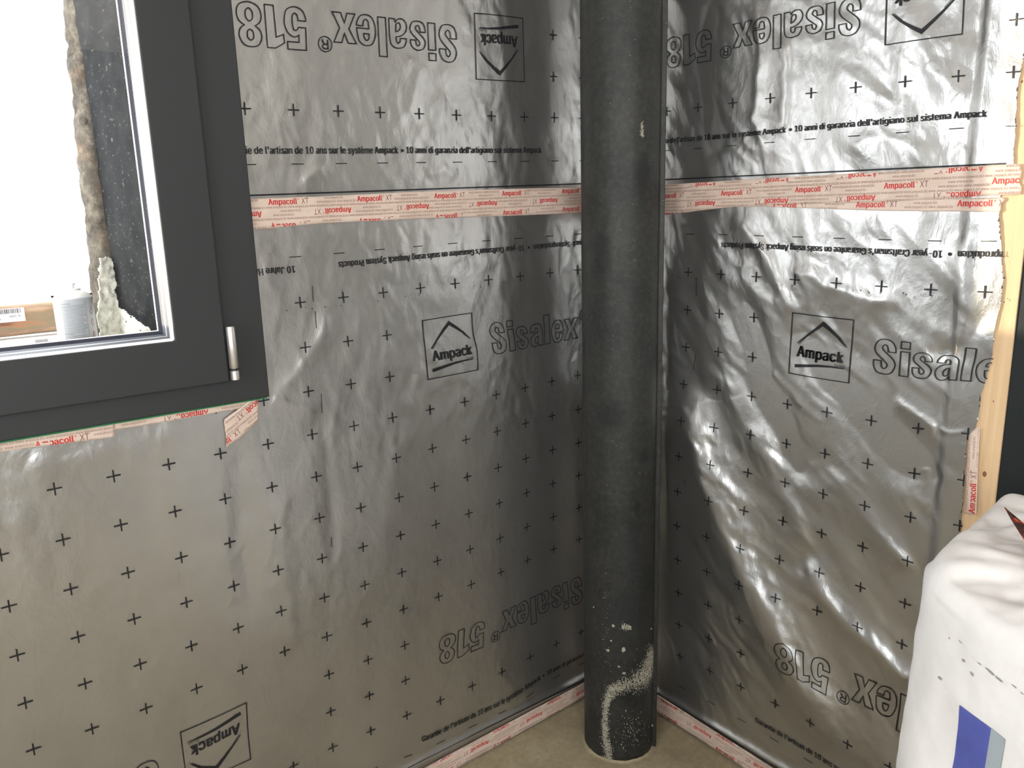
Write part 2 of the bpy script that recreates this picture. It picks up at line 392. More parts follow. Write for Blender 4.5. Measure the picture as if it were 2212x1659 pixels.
# ------------------------------------------------------------------ sheet charts (marks of the 10 cm print grid)
GLL= [(0,0,649,654),(0,1,661,750),(0,2,665,845),(0,3,674,938),(0,4,685,1030),(0,5,691,1119),(0,6,696,1207),(0,7,701,1291),(0,8,707,1375),(0,9,711,1458),(0,10,714,1537),(0,11,718,1614),(-1,2,570,868),(-1,3,580,959),(-1,4,588,1052),(-1,5,594,1142),(-1,6,600,1230),(-1,7,606,1319),(-1,8,614,1406),(-1,9,621,1491),(-1,10,629,1574),(-2,3,477,980),(-2,4,487,1078),(-2,5,497,1172),(-2,6,506,1267),(-2,7,516,1357),(-2,8,525,1447),(-3,3,364,1003),(-3,4,379,1105),(-3,5,393,1205),(-3,6,404,1302),(-3,7,414,1396),(-3,8,425,1488),(-4,3,245,1029),(-4,4,261,1134),(-4,5,277,1237),(-4,6,290,1337),(-4,7,303,1435),(-4,8,316,1531),(-5,3,118,1056),(-5,4,136,1167),(-5,5,153,1273),(-5,6,169,1377),(-5,7,184,1478),(-5,8,199,1576),(-6,4,4,1198),(-6,5,20,1310),(-6,6,38,1415),(-6,7,55,1518),(-6,8,73,1617),(1,0,742,642),(1,1,754,737),(1,2,759,830),(1,3,765,920),(1,4,772,1009),(1,5,781,1097),(1,6,785,1182),(1,7,789,1265),(1,8,793,1346),(1,9,796,1427),(1,10,798,1503),(1,11,801,1579),(2,0,828,632),(2,1,836,724),(2,2,842,814),(2,3,847,902),(2,4,857,990),(2,5,863,1076),(2,6,865,1157),(2,7,868,1236),(2,8,872,1316),(2,9,875,1394),(2,10,877,1470),(2,11,879,1546),(3,0,909,622),(3,3,930,885),(3,4,935,968),(3,5,939,1052),(3,6,942,1133),(3,7,946,1212),(3,8,948,1290),(3,11,953,1511),(4,0,984,612),(4,3,1005,868),(4,4,1006,950),(4,5,1010,1030),(4,6,1013,1109),(4,7,1016,1187),(4,8,1018,1263),(4,11,1021,1479),(5,0,1057,604),(5,3,1072,853),(5,4,1075,932),(5,5,1077,1011),(5,6,1080,1087),(5,7,1081,1163),(5,8,1083,1237),(5,11,1085,1450),(6,0,1124,597),(6,3,1135,838),(6,4,1136,914),(6,5,1136,990),(6,6,1138,1064),(6,7,1138,1138),(6,8,1139,1210),(6,11,1145,1419),(7,0,1188,589),(7,3,1192,824),(7,4,1192,898),(7,5,1193,972),(7,6,1194,1044),(7,7,1195,1117),(7,8,1196,1186),(7,11,1202,1391),(8,0,1249,583),(8,3,1247,811),(8,4,1249,884),(8,5,1250,957),(0,-1,637,554),(1,-1,732,546),(2,-1,819,538),(3,-1,903,531),(4,-1,977,525),(5,-1,1050,519),(6,-1,1120,514),(7,-1,1188,509),(3,12.09,950,1607),(4,12.09,1022,1570),(5,12.09,1085,1543)]
GRL= [(0,0,1486,588),(0,1,1486,669),(0,2,1483,749),(0,3,1475,830),(0,4,1469,909),(0,5,1466,986),(0,6,1463,1062),(0,7,1462,1136),(0,8,1463,1209),(0,9,1465,1281),(0,10,1466,1350),(0,11,1468,1419),(1,0,1557,592),(1,1,1552,678),(1,2,1552,760),(1,3,1551,842),(1,4,1544,923),(1,5,1536,1003),(1,6,1528,1083),(1,7,1525,1160),(1,8,1526,1235),(1,9,1531,1307),(1,10,1531,1379),(1,11,1532,1450),(2,0,1632,598),(2,1,1628,686),(2,2,1624,772),(2,3,1624,856),(2,4,1622,939),(2,5,1617,1021),(2,6,1608,1103),(2,7,1599,1185),(2,8,1594,1265),(2,9,1596,1340),(2,10,1600,1411),(2,11,1599,1485),(3,0,1716,604),(3,3,1699,874),(3,4,1699,958),(3,5,1697,1042),(3,6,1692,1125),(3,7,1685,1208),(3,8,1676,1292),(3,11,1675,1520),(4,0,1806,611),(4,3,1785,891),(4,4,1780,981),(4,5,1777,1067),(4,6,1775,1152),(4,7,1771,1236),(4,8,1767,1319),(4,11,1751,1560),(5,0,1903,618),(5,3,1883,909),(5,4,1874,1002),(5,5,1866,1093),(5,6,1863,1182),(5,7,1859,1268),(5,8,1852,1354),(5,11,1829,1609),(6,0,2010,626),(6,3,1984,929),(6,4,1976,1025),(6,5,1967,1120),(6,6,1960,1213),(6,7,1953,1304),(6,8,1948,1391),(7,0,2127,629),(7,3,2088,935),(7,4,2080,1035),(7,5,2071,1130),(0,-1,1491,504),(1,-1,1562,506),(2,-1,1640,508),(3,-1,1724,511),(4,-1,1812,514),(5,-1,1912,517),(6,-1,2020,520),(7,-1,2132,521),(0,12.09,1475,1485),(1,12.09,1537,1516),(2,12.09,1602,1555)]
GLU= [(0,0,635,238),(1,0,731,240),(2,0,822,243),(3,0,906,246),(4,0,987,249),(5,0,1063,251),(6,0,1133,253),(7,0,1198,254),(7,-1,1196,165),(7,-2,1195,75),(0,1,643,344),(1,1,737,344),(2,1,826,343),(3,1,910,342),(4,1,988,341.5),(5,1,1063,341),(6,1,1135,340.5)]
GRU= [(0,0,1508,232),(1,0,1583,222),(2,0,1663,212),(3,0,1752,201),(4,0,1847,188),(5,0,1955,176),(6,0,2073,163),(0,1.1,1507,322),(1,1.1,1580,316),(2,1.1,1661,309),(3,1.1,1750,301),(4,1.1,1844,295),(5,1.1,1949,287),(6,1.1,2066,278),(7,0,2184,158)]

def build_chart(side, pts):
    G = np.array([(k, j) for k, j, x, y in pts], float); W = np.array([wall(side, x, y) for k, j, x, y in pts])
    A = np.c_[np.ones(len(G)), G]; C = np.linalg.lstsq(A, W, rcond=None)[0]
    return (side, G, C, W-A@C)
CH = {'LL': build_chart('L', GLL), 'RL': build_chart('R', GRL), 'LU': build_chart('L', GLU), 'RU': build_chart('R', GRU)}
def g2w(ch, g, s=0.6):
    side, G, C, R = ch; g = np.atleast_2d(np.asarray(g, float)); out = []
    for i in range(0, len(g), 4000):
        gg = g[i:i+4000]; d2 = ((gg[:, None]-G[None])**2).sum(2); w = np.exp(-d2/(2*s*s))+1e-7
        out.append(np.c_[np.ones(len(gg)), gg]@C+(w@R)/(w.sum(1)[:, None]))
    return np.vstack(out)

# ------------------------------------------------------------------ room shell
def struct(name, mb, mat, parent=None):
    o = mb.build(name, mat, parent); tag(o, kind='structure'); return o
b = MB(); b.box(-5, 0.4, -5, 0.4, -.2, -0.0005); struct('floor', b, CONC)
b = MB(); b.box(-5, 0.4, -5, 0.4, 2.55, 2.7); struct('ceiling', b, CEILM)
WX0, WX1, WZ1 = -3.42, -1.03, 2.28
b = MB()
def holed(b, y0, y1, x0, x1, z0, z1):
    b.box(-5, x0, y0, y1, 0, 2.55); b.box(x1, 0.3, y0, y1, 0, 2.55); b.box(x0, x1, y0, y1, 0, z0); b.box(x0, x1, y0, y1, z1, 2.55)
holed(b, .0, .06, WX0, WX1, 1.13, WZ1); holed(b, .06, .36, -3.3, -1.19, 1.17, 2.2)
struct('wall_left', b, BOARD)
b = MB(); b.box(.0, .3, -.94, 0, 0, 2.55); b.box(.0, .3, -2.2, -.94, 2.2, 2.55); b.box(.0, .3, -5, -2.2, 0, 2.55)
struct('wall_right', b, BOARD)
b = MB(); b.box(-5, -3.7, -4.3, -4.15, 0, 2.55); b.box(-1.5, .3, -4.3, -4.15, 0, 2.55); b.box(-3.7, -1.5, -4.3, -4.15, 0, .95); b.box(-3.7, -1.5, -4.3, -4.15, 2.35, 2.55)
struct('wall_back', b, PLASTER)
b = MB(); b.box(-4.5, -4.35, -4.3, -3.1, 0, 2.55); b.box(-4.5, -4.35, -1.3, 0, 0, 2.55); b.box(-4.5, -4.35, -3.1, -1.3, 0, .95); b.box(-4.5, -4.35, -3.1, -1.3, 2.35, 2.55)
struct('wall_side', b, PLASTER)
# dark door frame beside the batten
d1 = thing('door_1', None, None, (0.0, -1.04, 0)); tag(d1, kind='structure')
b = MB(); b.box(-.006, .10, -1.115, -1.0345, 0, 2.2); b.build('door_frame', DARK, d1, bevel=.003)
b = MB(); b.box(.012, .07, -2.12, -1.116, .01, 2.12); b.build('door_leaf', DARK, d1, bevel=.003)
b = MB(); b.box(-.006, .10, -2.2, -2.121, 0, 2.2); b.build('door_frame', DARK, d1, bevel=.003)
b = MB(); b.box(-.006, .10, -2.12, -1.116, 2.121, 2.2); b.build('door_frame', DARK, d1, bevel=.003)

# ------------------------------------------------------------------ window
win = thing('window_1', None, None, (-1.02, 0, 1.116)); tag(win, kind='structure')
FY = -.020; SY = -.036
fx = UL(583, 857, FY)[0]; fz = UL(583, 857, FY)[2]
gx = UL(378, 736, SY)[0]; gz = UL(378, 736, SY)[2]
sx = UL(497, 825, SY)[0]; sz = UL(497, 825, SY)[2]
ZT = 2.27; ZG = ZT-(gz-fz); ZS = ZT-(sz-fz); XL = -3.41; GW = gx-fx
MX = -2.30                                                         # centre of the meeting stiles
def ring(b, x0, x1, z0, z1, wd, y0, y1):
    o = [(x0, z0), (x1, z0), (x1, z1), (x0, z1)]; n_ = [(x0+wd, z0+wd), (x1-wd, z0+wd), (x1-wd, z1-wd), (x0+wd, z1-wd)]
    v = [(x, y0, z) for x, z in o]+[(x, y0, z) for x, z in n_]+[(x, y1, z) for x, z in n_]+[(x, y1, z) for x, z in o]
    b.add(v, [(a*4+i, a*4+(i+1) % 4, ((a+1) % 4)*4+(i+1) % 4, ((a+1) % 4)*4+i) for a in range(4) for i in range(4)])
def rc(b, x0, x1, z0, z1, w_, y0, y1):
    # bevelled ring: the visible face slants from the outer rim (y0) inwards and back (y1)
    o = [(x0, z0), (x1, z0), (x1, z1), (x0, z1)]; n_ = [(x0+w_, z0+w_), (x1-w_, z0+w_), (x1-w_, z1-w_), (x0+w_, z1-w_)]; yb = y1+.001
    v = [(x, y0, z) for x, z in o]+[(x, y1, z) for x, z in n_]+[(x, yb, z) for x, z in n_]+[(x, yb, z) for x, z in o]
    b.add(v, [(a*4+i, a*4+(i+1) % 4, ((a+1) % 4)*4+(i+1) % 4, ((a+1) % 4)*4+i) for a in range(4) for i in range(4)])
b = MB(); ring(b, XL, fx, fz, ZT, fx-sx+.012, FY, .058); b.build('window_frame', FRAME, win, bevel=.0025)
for (xa, xb) in ((MX+.004, sx), (XL+(fx-sx), MX-.004)):
    wd = abs(gx-sx)
    s_ = MB(); ring(s_, xa, xb, sz, ZS, wd, SY, FY-.0012); ring(s_, xa+.016, xb-.016, sz+.016, ZS-.016, wd-.016, FY-.0012, .035)
    sash = s_.build('window_sash', FRAME, win, bevel=.003)
    xa2, xb2, za, zb = xa+wd, xb-wd, sz+wd, ZS-wd
    i = 0.0
    i = .0
    for nm, mat, wdt, y0, y1 in (('glazing_bead', WHITE, .0035, -.032, -.020), ('spacer_bar', ALU2, .003, -.019, -.011), ('spacer_bar', ALU, .001, -.011, -.006),
                                 ('spacer_bar', ALU2, .003, -.006, .001), ('rubber_gasket', GASKET, .006, .001, .007), ('outer_bead', WHITE, .001, .008, .012)):
        r_ = MB(); rc(r_, xa2+i, xb2-i, za+i, zb-i, wdt, y0, y1); i += wdt
        mesh_ = r_.build(nm, mat, win)
    p_ = MB(); p_.box(xa2+.014, xb2-.014, -.0095, -.0085, za+.014, zb-.014); p_.build('glass_pane', GLASS, win)
b = MB(); b.box(MX-.03, MX+.03, SY-.012, SY, sz, ZS); b.build('cover_strip', FRAME, win, bevel=.003)
hb = UL(509, 823, -.058); ht = UL(497, 707, -.058); hm = UL(507, 800, -.058)
hx = (hb[0]+ht[0])/2+.004
h = MB(); h.lathe([(.0075, hm[2]+.002), (.0088, hm[2]+.004), (.0088, ht[2]-.003), (.0075, ht[2])], 24, Matrix.Translation((hx, -.046, 0)))
hin = h.build('hinge', SATIN, win, True)
h = MB(); h.lathe([(.0072, hb[2]), (.0088, hb[2]+.001), (.0088, hm[2]-.003), (.0075, hm[2]-.002)], 24, Matrix.Translation((hx, -.046, 0))); h.build('hinge_cap', SATIN, win, True)
h = MB(); h.lathe([(.0070, hm[2]-.002), (.0070, hm[2]+.002)], 24, Matrix.Translation((hx, -.046, 0))); h.build('hinge_ring', BLACKP, win, True)
# green sealing strip under the frame
b = MB(); b.box(XL+.1, fx-.005, FY+.004, .0, fz-.0032, fz-.0002)
tag(b.build('sealing_strip', GREEN), 'thin green sealing strip squeezed along the underside of the dark window frame', 'seal')

# ------------------------------------------------------------------ outside the pane
REV = ((-1.190, .062), (-1.226, .362))
def rev3(y, z, off=0.0):
    k = (y-REV[0][1])/(REV[1][1]-REV[0][1]); return (REV[0][0]+(REV[1][0]-REV[0][0])*k-off, y, z)
b = MB(); v = []; f = []; ny, nz = 30, 90
for i in range(ny+1):
    for j in range(nz+1):
        y = .062+.300*i/ny; z = 1.17+1.03*j/nz
        v.append(rev3(y, z, .001+.004*(mnoise.noise((y*25, z*25, 3))*.5+.5)))
for i in range(ny):
    for j in range(nz): f.append((i*(nz+1)+j, (i+1)*(nz+1)+j, (i+1)*(nz+1)+j+1, i*(nz+1)+j+1))
rv = mesh_obj('trim_1', v, f, REVEAL, None, True); tag(rv, kind='structure')
# ragged stone edge of the outer corner
def prof_(pts):
    q = sorted((UL(x, y, .35)[2], UL(x, y, .35)[0]) for x, y in pts); return [a for a, _ in q], [c for _, c in q]
SLz, SLx = prof_([(160, -40), (162, 40), (166, 100), (177, 200), (188, 300), (198, 400), (208, 500), (214, 560), (216, 740)])
SRz, SRx = prof_([(186, -40), (192, 60), (200, 140), (205, 200), (211, 300), (220, 400), (236, 500), (243, 560), (250, 740)])
v = []; f = []; n_a, n_z = 14, 220
for j in range(n_z+1):
    z = 1.16+1.06*j/n_z
    leftx = float(np.interp(z, SLz, SLx)); rightx = float(np.interp(z, SRz, SRx))
    for i in range(n_a+1):
        a = i/n_a
        x = rightx+(leftx-rightx)*a; y = .348+.030*a*a
        nn = mnoise.fractal((x*30, y*30, z*22), 1.0, 2.0, 5)
        edge = .0035*mnoise.fractal((z*30, 1.7, 0), .8, 2.0, 5)
        v.append((x-.0015*nn+edge, y-.005*nn-.006, z))
for j in range(n_z):
    for i in range(n_a): f.append((j*(n_a+1)+i, j*(n_a+1)+i+1, (j+1)*(n_a+1)+i+1, (j+1)*(n_a+1)+i))
se = mesh_obj('stone_edge', v, f, STONE, None, True); tag(se, 'ragged grey-brown stone edge of the outer window reveal', 'stone edging')
so = se.modifiers.new('s', 'SOLIDIFY'); so.thickness = .02; so.offset = -1
def blob(name, outline, mat, surf, thick, label, cat, seed=0, res=.0025):
    """lumpy patch of render inside a polygon (chart coordinates) on a surface"""
    P = np.array(outline); lo = P.min(0); hi = P.max(0)
    nx = int((hi[0]-lo[0])/res)+1; ny = int((hi[1]-lo[1])/res)+1; idx = {}; v = []; f = []
    def inside(x, y):
        c = False; n = len(P)
        for i in range(n):
            x1, y1 = P[i]; x2, y2 = P[(i+1) % n]
            if (y1 > y) != (y2 > y) and x < (x2-x1)*(y-y1)/(y2-y1)+x1: c = not c
        return c
    for i in range(nx+1):
        for j in range(ny+1):
            x = lo[0]+i*res; y = lo[1]+j*res
            wx = x+.006*mnoise.noise((x*60, y*60, seed)); wy = y+.006*mnoise.noise((x*60, y*60, seed+9))
            if inside(wx, wy):
                d = thick*(.7+.6*mnoise.fractal((x*55, y*55, seed+3), .8, 2, 5)); idx[i, j] = len(v); v.append(surf(x, y, max(.0015, d)))
    for (i, j) in idx:
        q = [(i, j), (i+1, j), (i+1, j+1), (i, j+1)]
        if all(k in idx for k in q): f.append(tuple(idx[k] for k in q))
    o = mesh_obj(name, v, f, mat, None, True); s_ = o.modifiers.new('s', 'SOLIDIFY'); s_.thickness = .003; s_.offset = 0
    return tag(o, label, cat)
def revray(px, py):
    d = ray(px, py); n_ = np.array([REV[1][1]-REV[0][1], -(REV[1][0]-REV[0][0])]); t_ = ((np.array(REV[0])-CAM[:2])@n_)/(d[:2]@n_); p_ = CAM+d*t_; return (p_[1], p_[2])
def oly(px, py): p_ = UL(px, py, .315); return (p_[0], p_[2])
blob('render_patch', [oly(*q) for q in ((213, 556), (232, 552), (247, 566), (254, 610), (252, 640), (262, 680), (262, 800), (212, 800), (210, 650))], RENDER,
     lambda x, z, o: (x, .322-o, z), .012, 'upright block of thick pale render at the foot of the stone edge outside the pane', 'render', 2)
blob('render_patch', [revray(*q) for q in ((255, 660), (272, 668), (300, 690), (345, 722), (352, 780), (252, 780))], RENDER, rev3, .004,
     'thin pale render wedge at the foot of the dark reveal, nearest the pane', 'render', 5)
b = MB(); b.box(-3.4, -1.20, .07, .42, 1.10, 1.165); b.box(-3.4, -1.24, .42, .62, 1.10, 1.238)
tag(b.build('outer_sill', WHITE, None, bevel=.004), 'sunlit white outer window sill carrying the spray can', 'sill')
b = MB(); N = 60; v = []; f = []
for i in range(N+1):
    x = -3.2+(-1.30+3.2)*i/N
    for k in range(12):
        a = 2*math.pi*k/12; rr = 1+.05*mnoise.noise((x*9, k*.8, 0))
        v.append((x, .50+.030*math.copysign(abs(math.cos(a))**.5, math.cos(a))*rr, 1.278+.036*math.copysign(abs(math.sin(a))**.5, math.sin(a))*rr))
for i in range(N):
    for k in range(12): f.append((i*12+k, i*12+(k+1) % 12, (i+1)*12+(k+1) % 12, (i+1)*12+k))
f.append(tuple(range(12))); f.append(tuple(N*12+k for k in range(12))[::-1])
bm_ = mesh_obj('wooden_beam', v, f, BEAM, None, True); tag(bm_, 'weathered orange-brown wooden beam lying along the back of the outer sill', 'beam')
# ------------------------------------------------------------------ lettering
import os
try:                                                               # the sans face that comes with Blender itself; else the built-in one
    FONT = bpy.data.fonts.load(os.path.join(bpy.utils.resource_path('LOCAL'), 'datafiles', 'fonts', 'Inter.woff2'))
except Exception:
    FONT = None
_tc = {}
def text2d(s, bold=0.0, res=2):
    key = (s, bold, res)
    if key in _tc: return _tc[key]
    c = bpy.data.curves.new('t', 'FONT'); c.body = s; c.resolution_u = res; c.space_character = 1.0+bold*1.2
    if FONT: c.font = FONT
    o = bpy.data.objects.new('t', c); COL.objects.link(o)
    dg = bpy.context.evaluated_depsgraph_get(); dg.update()
    me = o.evaluated_get(dg).to_mesh()
    v = np.array([(p.co.x, p.co.y) for p in me.vertices]).reshape(-1, 2); f = [tuple(p.vertices) for p in me.polygons]
    o.evaluated_get(dg).to_mesh_clear()
    bpy.data.objects.remove(o); bpy.data.curves.remove(c)
    if bold > 0:                                                   # heavier strokes: the letters printed side by side
        n = len(v); sh = [(-bold, 0), (0, 0), (bold, 0)]
        v = np.vstack([v+np.array(d) for d in sh]); f = [tuple(i+k*n for i in q) for k in range(len(sh)) for q in f]
    _tc[key] = (v, f); return _tc[key]
_hv = text2d('H')[0]; CAPH = _hv[:, 1].max()-_hv[:, 1].min()
class Print:
    """flat print collected in chart coordinates and laid on a surface"""
    def __init__(s): s.v = []; s.f = []
    def add(s, v, f):
        n = len(s.v); s.v += [tuple(p) for p in v]; s.f += [tuple(i+n for i in q) for q in f]
    def text(s, body, p0, p1, cap, up=None, bold=.018, res=2):
        """baseline from p0 to p1, cap height along +perpendicular (or `up` sign)"""
        v, f = text2d(body, bold, res)
        if not len(v): return
        x0, x1 = v[:, 0].min(), v[:, 0].max(); p0 = np.array(p0, float); p1 = np.array(p1, float)
        ex = (p1-p0)/(x1-x0); L = np.linalg.norm(p1-p0); pn = np.array([-(p1-p0)[1], (p1-p0)[0]])/L
        if up is not None: pn = pn*up
        s.add(p0+np.outer(v[:, 0]-x0, ex)+np.outer(v[:, 1], pn*cap/CAPH), f)
    def line(s, pts, w, closed=False, step=.05):
        P = [np.array(p, float) for p in pts]
        if closed: P = P+[P[0]]
        Q = [P[0]]
        for a, b_ in zip(P[:-1], P[1:]):
            n = max(1, int(np.linalg.norm(b_-a)/step))
            Q += [a+(b_-a)*k/n for k in range(1, n+1)]
        n = len(Q); ws = w if callable(w) else (lambda t: w)
        left = []; right = []
        for i in range(n):
            if closed: d0 = Q[i]-Q[i-1 if i else n-2]; d1 = Q[(i+1) if i < n-1 else 1]-Q[i]
            else: d0 = Q[i]-Q[i-1] if i else Q[1]-Q[0]; d1 = Q[i+1]-Q[i] if i < n-1 else Q[-1]-Q[-2]
            d0 = d0/(np.linalg.norm(d0)+1e-12); d1 = d1/(np.linalg.norm(d1)+1e-12); nn = np.array([-(d0+d1)[1], (d0+d1)[0]]); l = np.linalg.norm(nn)
            if l < 1e-6: nn = np.array([-d1[1], d1[0]]); l = 1
            nn = nn/l; m_ = 1/max(.45, nn@np.array([-d1[1], d1[0]])); hw = ws(i/(n-1))*.5*m_
            left.append(Q[i]+nn*hw); right.append(Q[i]-nn*hw)
        s.add(left+right, [(i, i+1, n+i+1, n+i) for i in range(n-1)])
    def cross(s, c, a, w):
        # every arm is cut small so that it follows the foil
        s.line([(c[0]-a, c[1]), (c[0]+a, c[1])], w, step=a*.5); s.line([(c[0], c[1]-a), (c[0], c[1]+a)], w, step=a*.5)
    def build(s, name, mat, parent, fn, keep=None):
        if not s.v: return None
        V = np.array(s.v); P = fn(V); ok = keep(V) if keep is not None else np.ones(len(V), bool)
        F = [q for q in s.f if all(ok[i] for i in q)]
        if not F: return None
        o = mesh_obj(name, P, F, mat, parent); o['kind'] = 'stuff'; return o

# glyph outlines of the big hollow letters: (x, y, corner) in a box 0..1 x cap height
c_ = 1
GL = {
 'S': [[(1, .66, 1), (.98, .80), (.82, .95), (.50, 1.01), (.18, .95), (.02, .76), (.10, .59), (.36, .43), (.59, .30), (.62, .21), (.50, .14), (.37, .20), (.35, .36, 1), (0, .36, 1), (.02, .18), (.18, .03), (.5, -.01), (.82, .04), (.99, .24), (.92, .41), (.66, .57), (.42, .70), (.39, .79), (.50, .86), (.62, .79), (.64, .66, 1)]],
 'i': [[(0, 0, 1), (0, .72, 1), (1, .72, 1), (1, 0, 1)], [(0, .81, 1), (0, 1, 1), (1, 1, 1), (1, .81, 1)]],
 'l': [[(0, 0, 1), (0, 1, 1), (1, 1, 1), (1, 0, 1)]],
 'a': [[(1, 0, 1), (1, .46), (.93, .66), (.74, .74), (.5, .75), (.22, .71), (.07, .58), (.05, .49, 1), (.40, .49, 1), (.42, .58), (.52, .62), (.62, .57), (.63, .46, 1), (.32, .42), (.07, .30), (0, .16), (.12, .02), (.34, -.02), (.55, .02), (.64, .09, 1), (.67, 0, 1)],
       [(.63, .33, 1), (.46, .29), (.36, .20), (.40, .11), (.50, .10), (.60, .15)]],
 'e': [[(1, .33, 1), (1, .42), (.92, .64), (.72, .74), (.5, .76), (.22, .71), (.04, .54), (0, .37), (.04, .19), (.2, .03), (.5, -.02), (.8, .03), (.97, .17), (1, .27, 1), (.66, .27, 1), (.63, .15), (.50, .10), (.38, .16), (.35, .33, 1)],
       [(.36, .46, 1), (.65, .46, 1), (.62, .57), (.5, .63), (.38, .57)]],
 'x': [[(0, .74, 1), (.37, .74, 1), (.51, .50, 1), (.65, .74, 1), (1, .74, 1), (.71, .38, 1), (1, 0, 1), (.63, 0, 1), (.49, .25, 1), (.35, 0, 1), (0, 0, 1), (.30, .38, 1)]],
 '5': [[(.05, 1, 1), (.93, 1, 1), (.93, .82, 1), (.38, .82, 1), (.37, .65, 1), (.60, .70), (.86, .62), (1, .44), (1, .28), (.88, .07), (.5, -.02), (.14, .05), (0, .22), (0, .30, 1), (.36, .30, 1), (.39, .18), (.51, .13), (.62, .20), (.64, .36), (.60, .51), (.48, .54), (.36, .46, 1), (.02, .46, 1)]],
 '1': [[(1, 0, 1), (1, 1, 1), (.55, 1, 1), (.0, .86, 1), (.03, .66, 1), (.46, .74, 1), (.50, 0, 1)]],
 '8': [[(.5, 1.01), (.80, .96), (.96, .78), (.90, .61), (.72, .52, 1), (.93, .42), (1, .25), (.88, .06), (.5, -.02), (.12, .06), (0, .25), (.07, .42), (.28, .52, 1), (.10, .61), (.04, .78), (.20, .96)],
       [(.5, .42), (.62, .36), (.65, .27), (.62, .18), (.5, .12), (.38, .18), (.35, .27), (.38, .36)], [(.5, .86), (.61, .81), (.63, .74), (.60, .65), (.5, .61), (.40, .65), (.37, .74), (.39, .81)]],
}
GL['s'] = [[(p[0], p[1]*.75)+tuple(p[2:]) for p in GL['S'][0]]]
def contour(pts, sub=6):
    n = len(pts); out = []
    for i in range(n):
        p1 = np.array(pts[i][:2]); p2 = np.array(pts[(i+1) % n][:2]); k1 = len(pts[i]) > 2; k2 = len(pts[(i+1) % n]) > 2
        p0 = p1 if k1 else np.array(pts[i-1][:2]); p3 = p2 if k2 else np.array(pts[(i+2) % n][:2])
        if k1 and k2: out.append(p1); continue
        for s_ in range(sub):
            t_ = s_/sub
            out.append(.5*((2*p1)+(-p0+p2)*t_+(2*p0-5*p1+4*p2-p3)*t_**2+(-p0+3*p1-3*p2+p3)*t_**3))
    return out
LETTERS = [('S', 0, .46), ('i', .56, .745), ('s', .82, 1.21), ('a', 1.29, 1.73), ('l', 1.81, 2.0), ('e', 2.07, 2.51), ('x', 2.54, 3.06), ('5', 3.66, 4.11), ('1', 4.14, 4.50), ('8', 4.58, 5.06)]
def brand(pr, k0, jb, sg, only=None):
    """big hollow wording; k0 = start of the S, jb = baseline row, sg = +1 upright, -1 upside down"""
    for ch, a, b_ in LETTERS:
        for cont in GL[ch]:
            pr.line([(k0+sg*(a+(b_-a)*x), jb-sg*y*.80) for x, y in contour(cont)], .022, True, step=.06)
    cx, cy = k0+sg*3.26, jb-sg*.65
    pr.line([(cx+.15*math.cos(t_), cy+.15*math.sin(t_)) for t_ in np.linspace(0, 2*math.pi, 33)[:-1]], .018, True)
    R_ = lambda x, y: (cx+sg*x, cy-sg*y)
    pr.line([R_(-.06, -.09), R_(-.06, .09), R_(.02, .09), R_(.065, .06), R_(.065, .03), R_(.02, .0), R_(-.06, .0)], .024)
    pr.line([R_(.02, 0), R_(.07, -.09)], .026)
def logo(pr, k0, jt, sg):
    """framed mark: (k0, jt) = corner that is top left when read upright"""
    Q = lambda x, y: (k0+sg*1.45*x, jt+sg*1.46*y)
    pr.line([Q(0, 0), Q(1, 0), Q(1, 1), Q(0, 1)], .022, True)
    rnd = random.Random(3)
    pr.line([Q(.12, .49), Q(.26, .35), Q(.40, .22), Q(.52, .115)], lambda t_: .02+.06*t_)
    pr.line([Q(.50, .10), Q(.64, .19), Q(.80, .31), Q(.93, .44)], lambda t_: .085*(1-t_)**.7+.006)
    pr.line([Q(.14, .51), Q(.24, .395)], .012); pr.line([Q(.78, .315), Q(.90, .44)], .01)
    pr.line([Q(.10, .865), Q(.30, .835), Q(.50, .805), Q(.72, .79), Q(.93, .795)], lambda t_: .075*(1-t_)**.6+.004)
    pr.text('Ampack', Q(.12, .705), Q(.90, .705), 1.46*.175, up=(-1 if sg > 0 else -1), bold=.035)
    pr.text('Swiss', Q(.76, .785), Q(.92, .785), 1.46*.05, up=-1, bold=.0)
FR_ = "Garantie de l'artisan de 10 ans sur le syst\u00e8me Ampack"
IT_ = "10 anni di garanzia dell'artigiano sul sistema Ampack"
EN_ = "10-year Craftsman's Guarantee on seals using Ampack System Products"
DE_ = "10 Jahre Handwerkergarantie bei Verklebung mit Ampack-Systemprodukten"
def dot(pr, c, r):
    n = 14; pr.add([(c[0]+r*math.cos(2*math.pi*i/n), c[1]+r*math.sin(2*math.pi*i/n)) for i in range(n)], [tuple(range(n))])
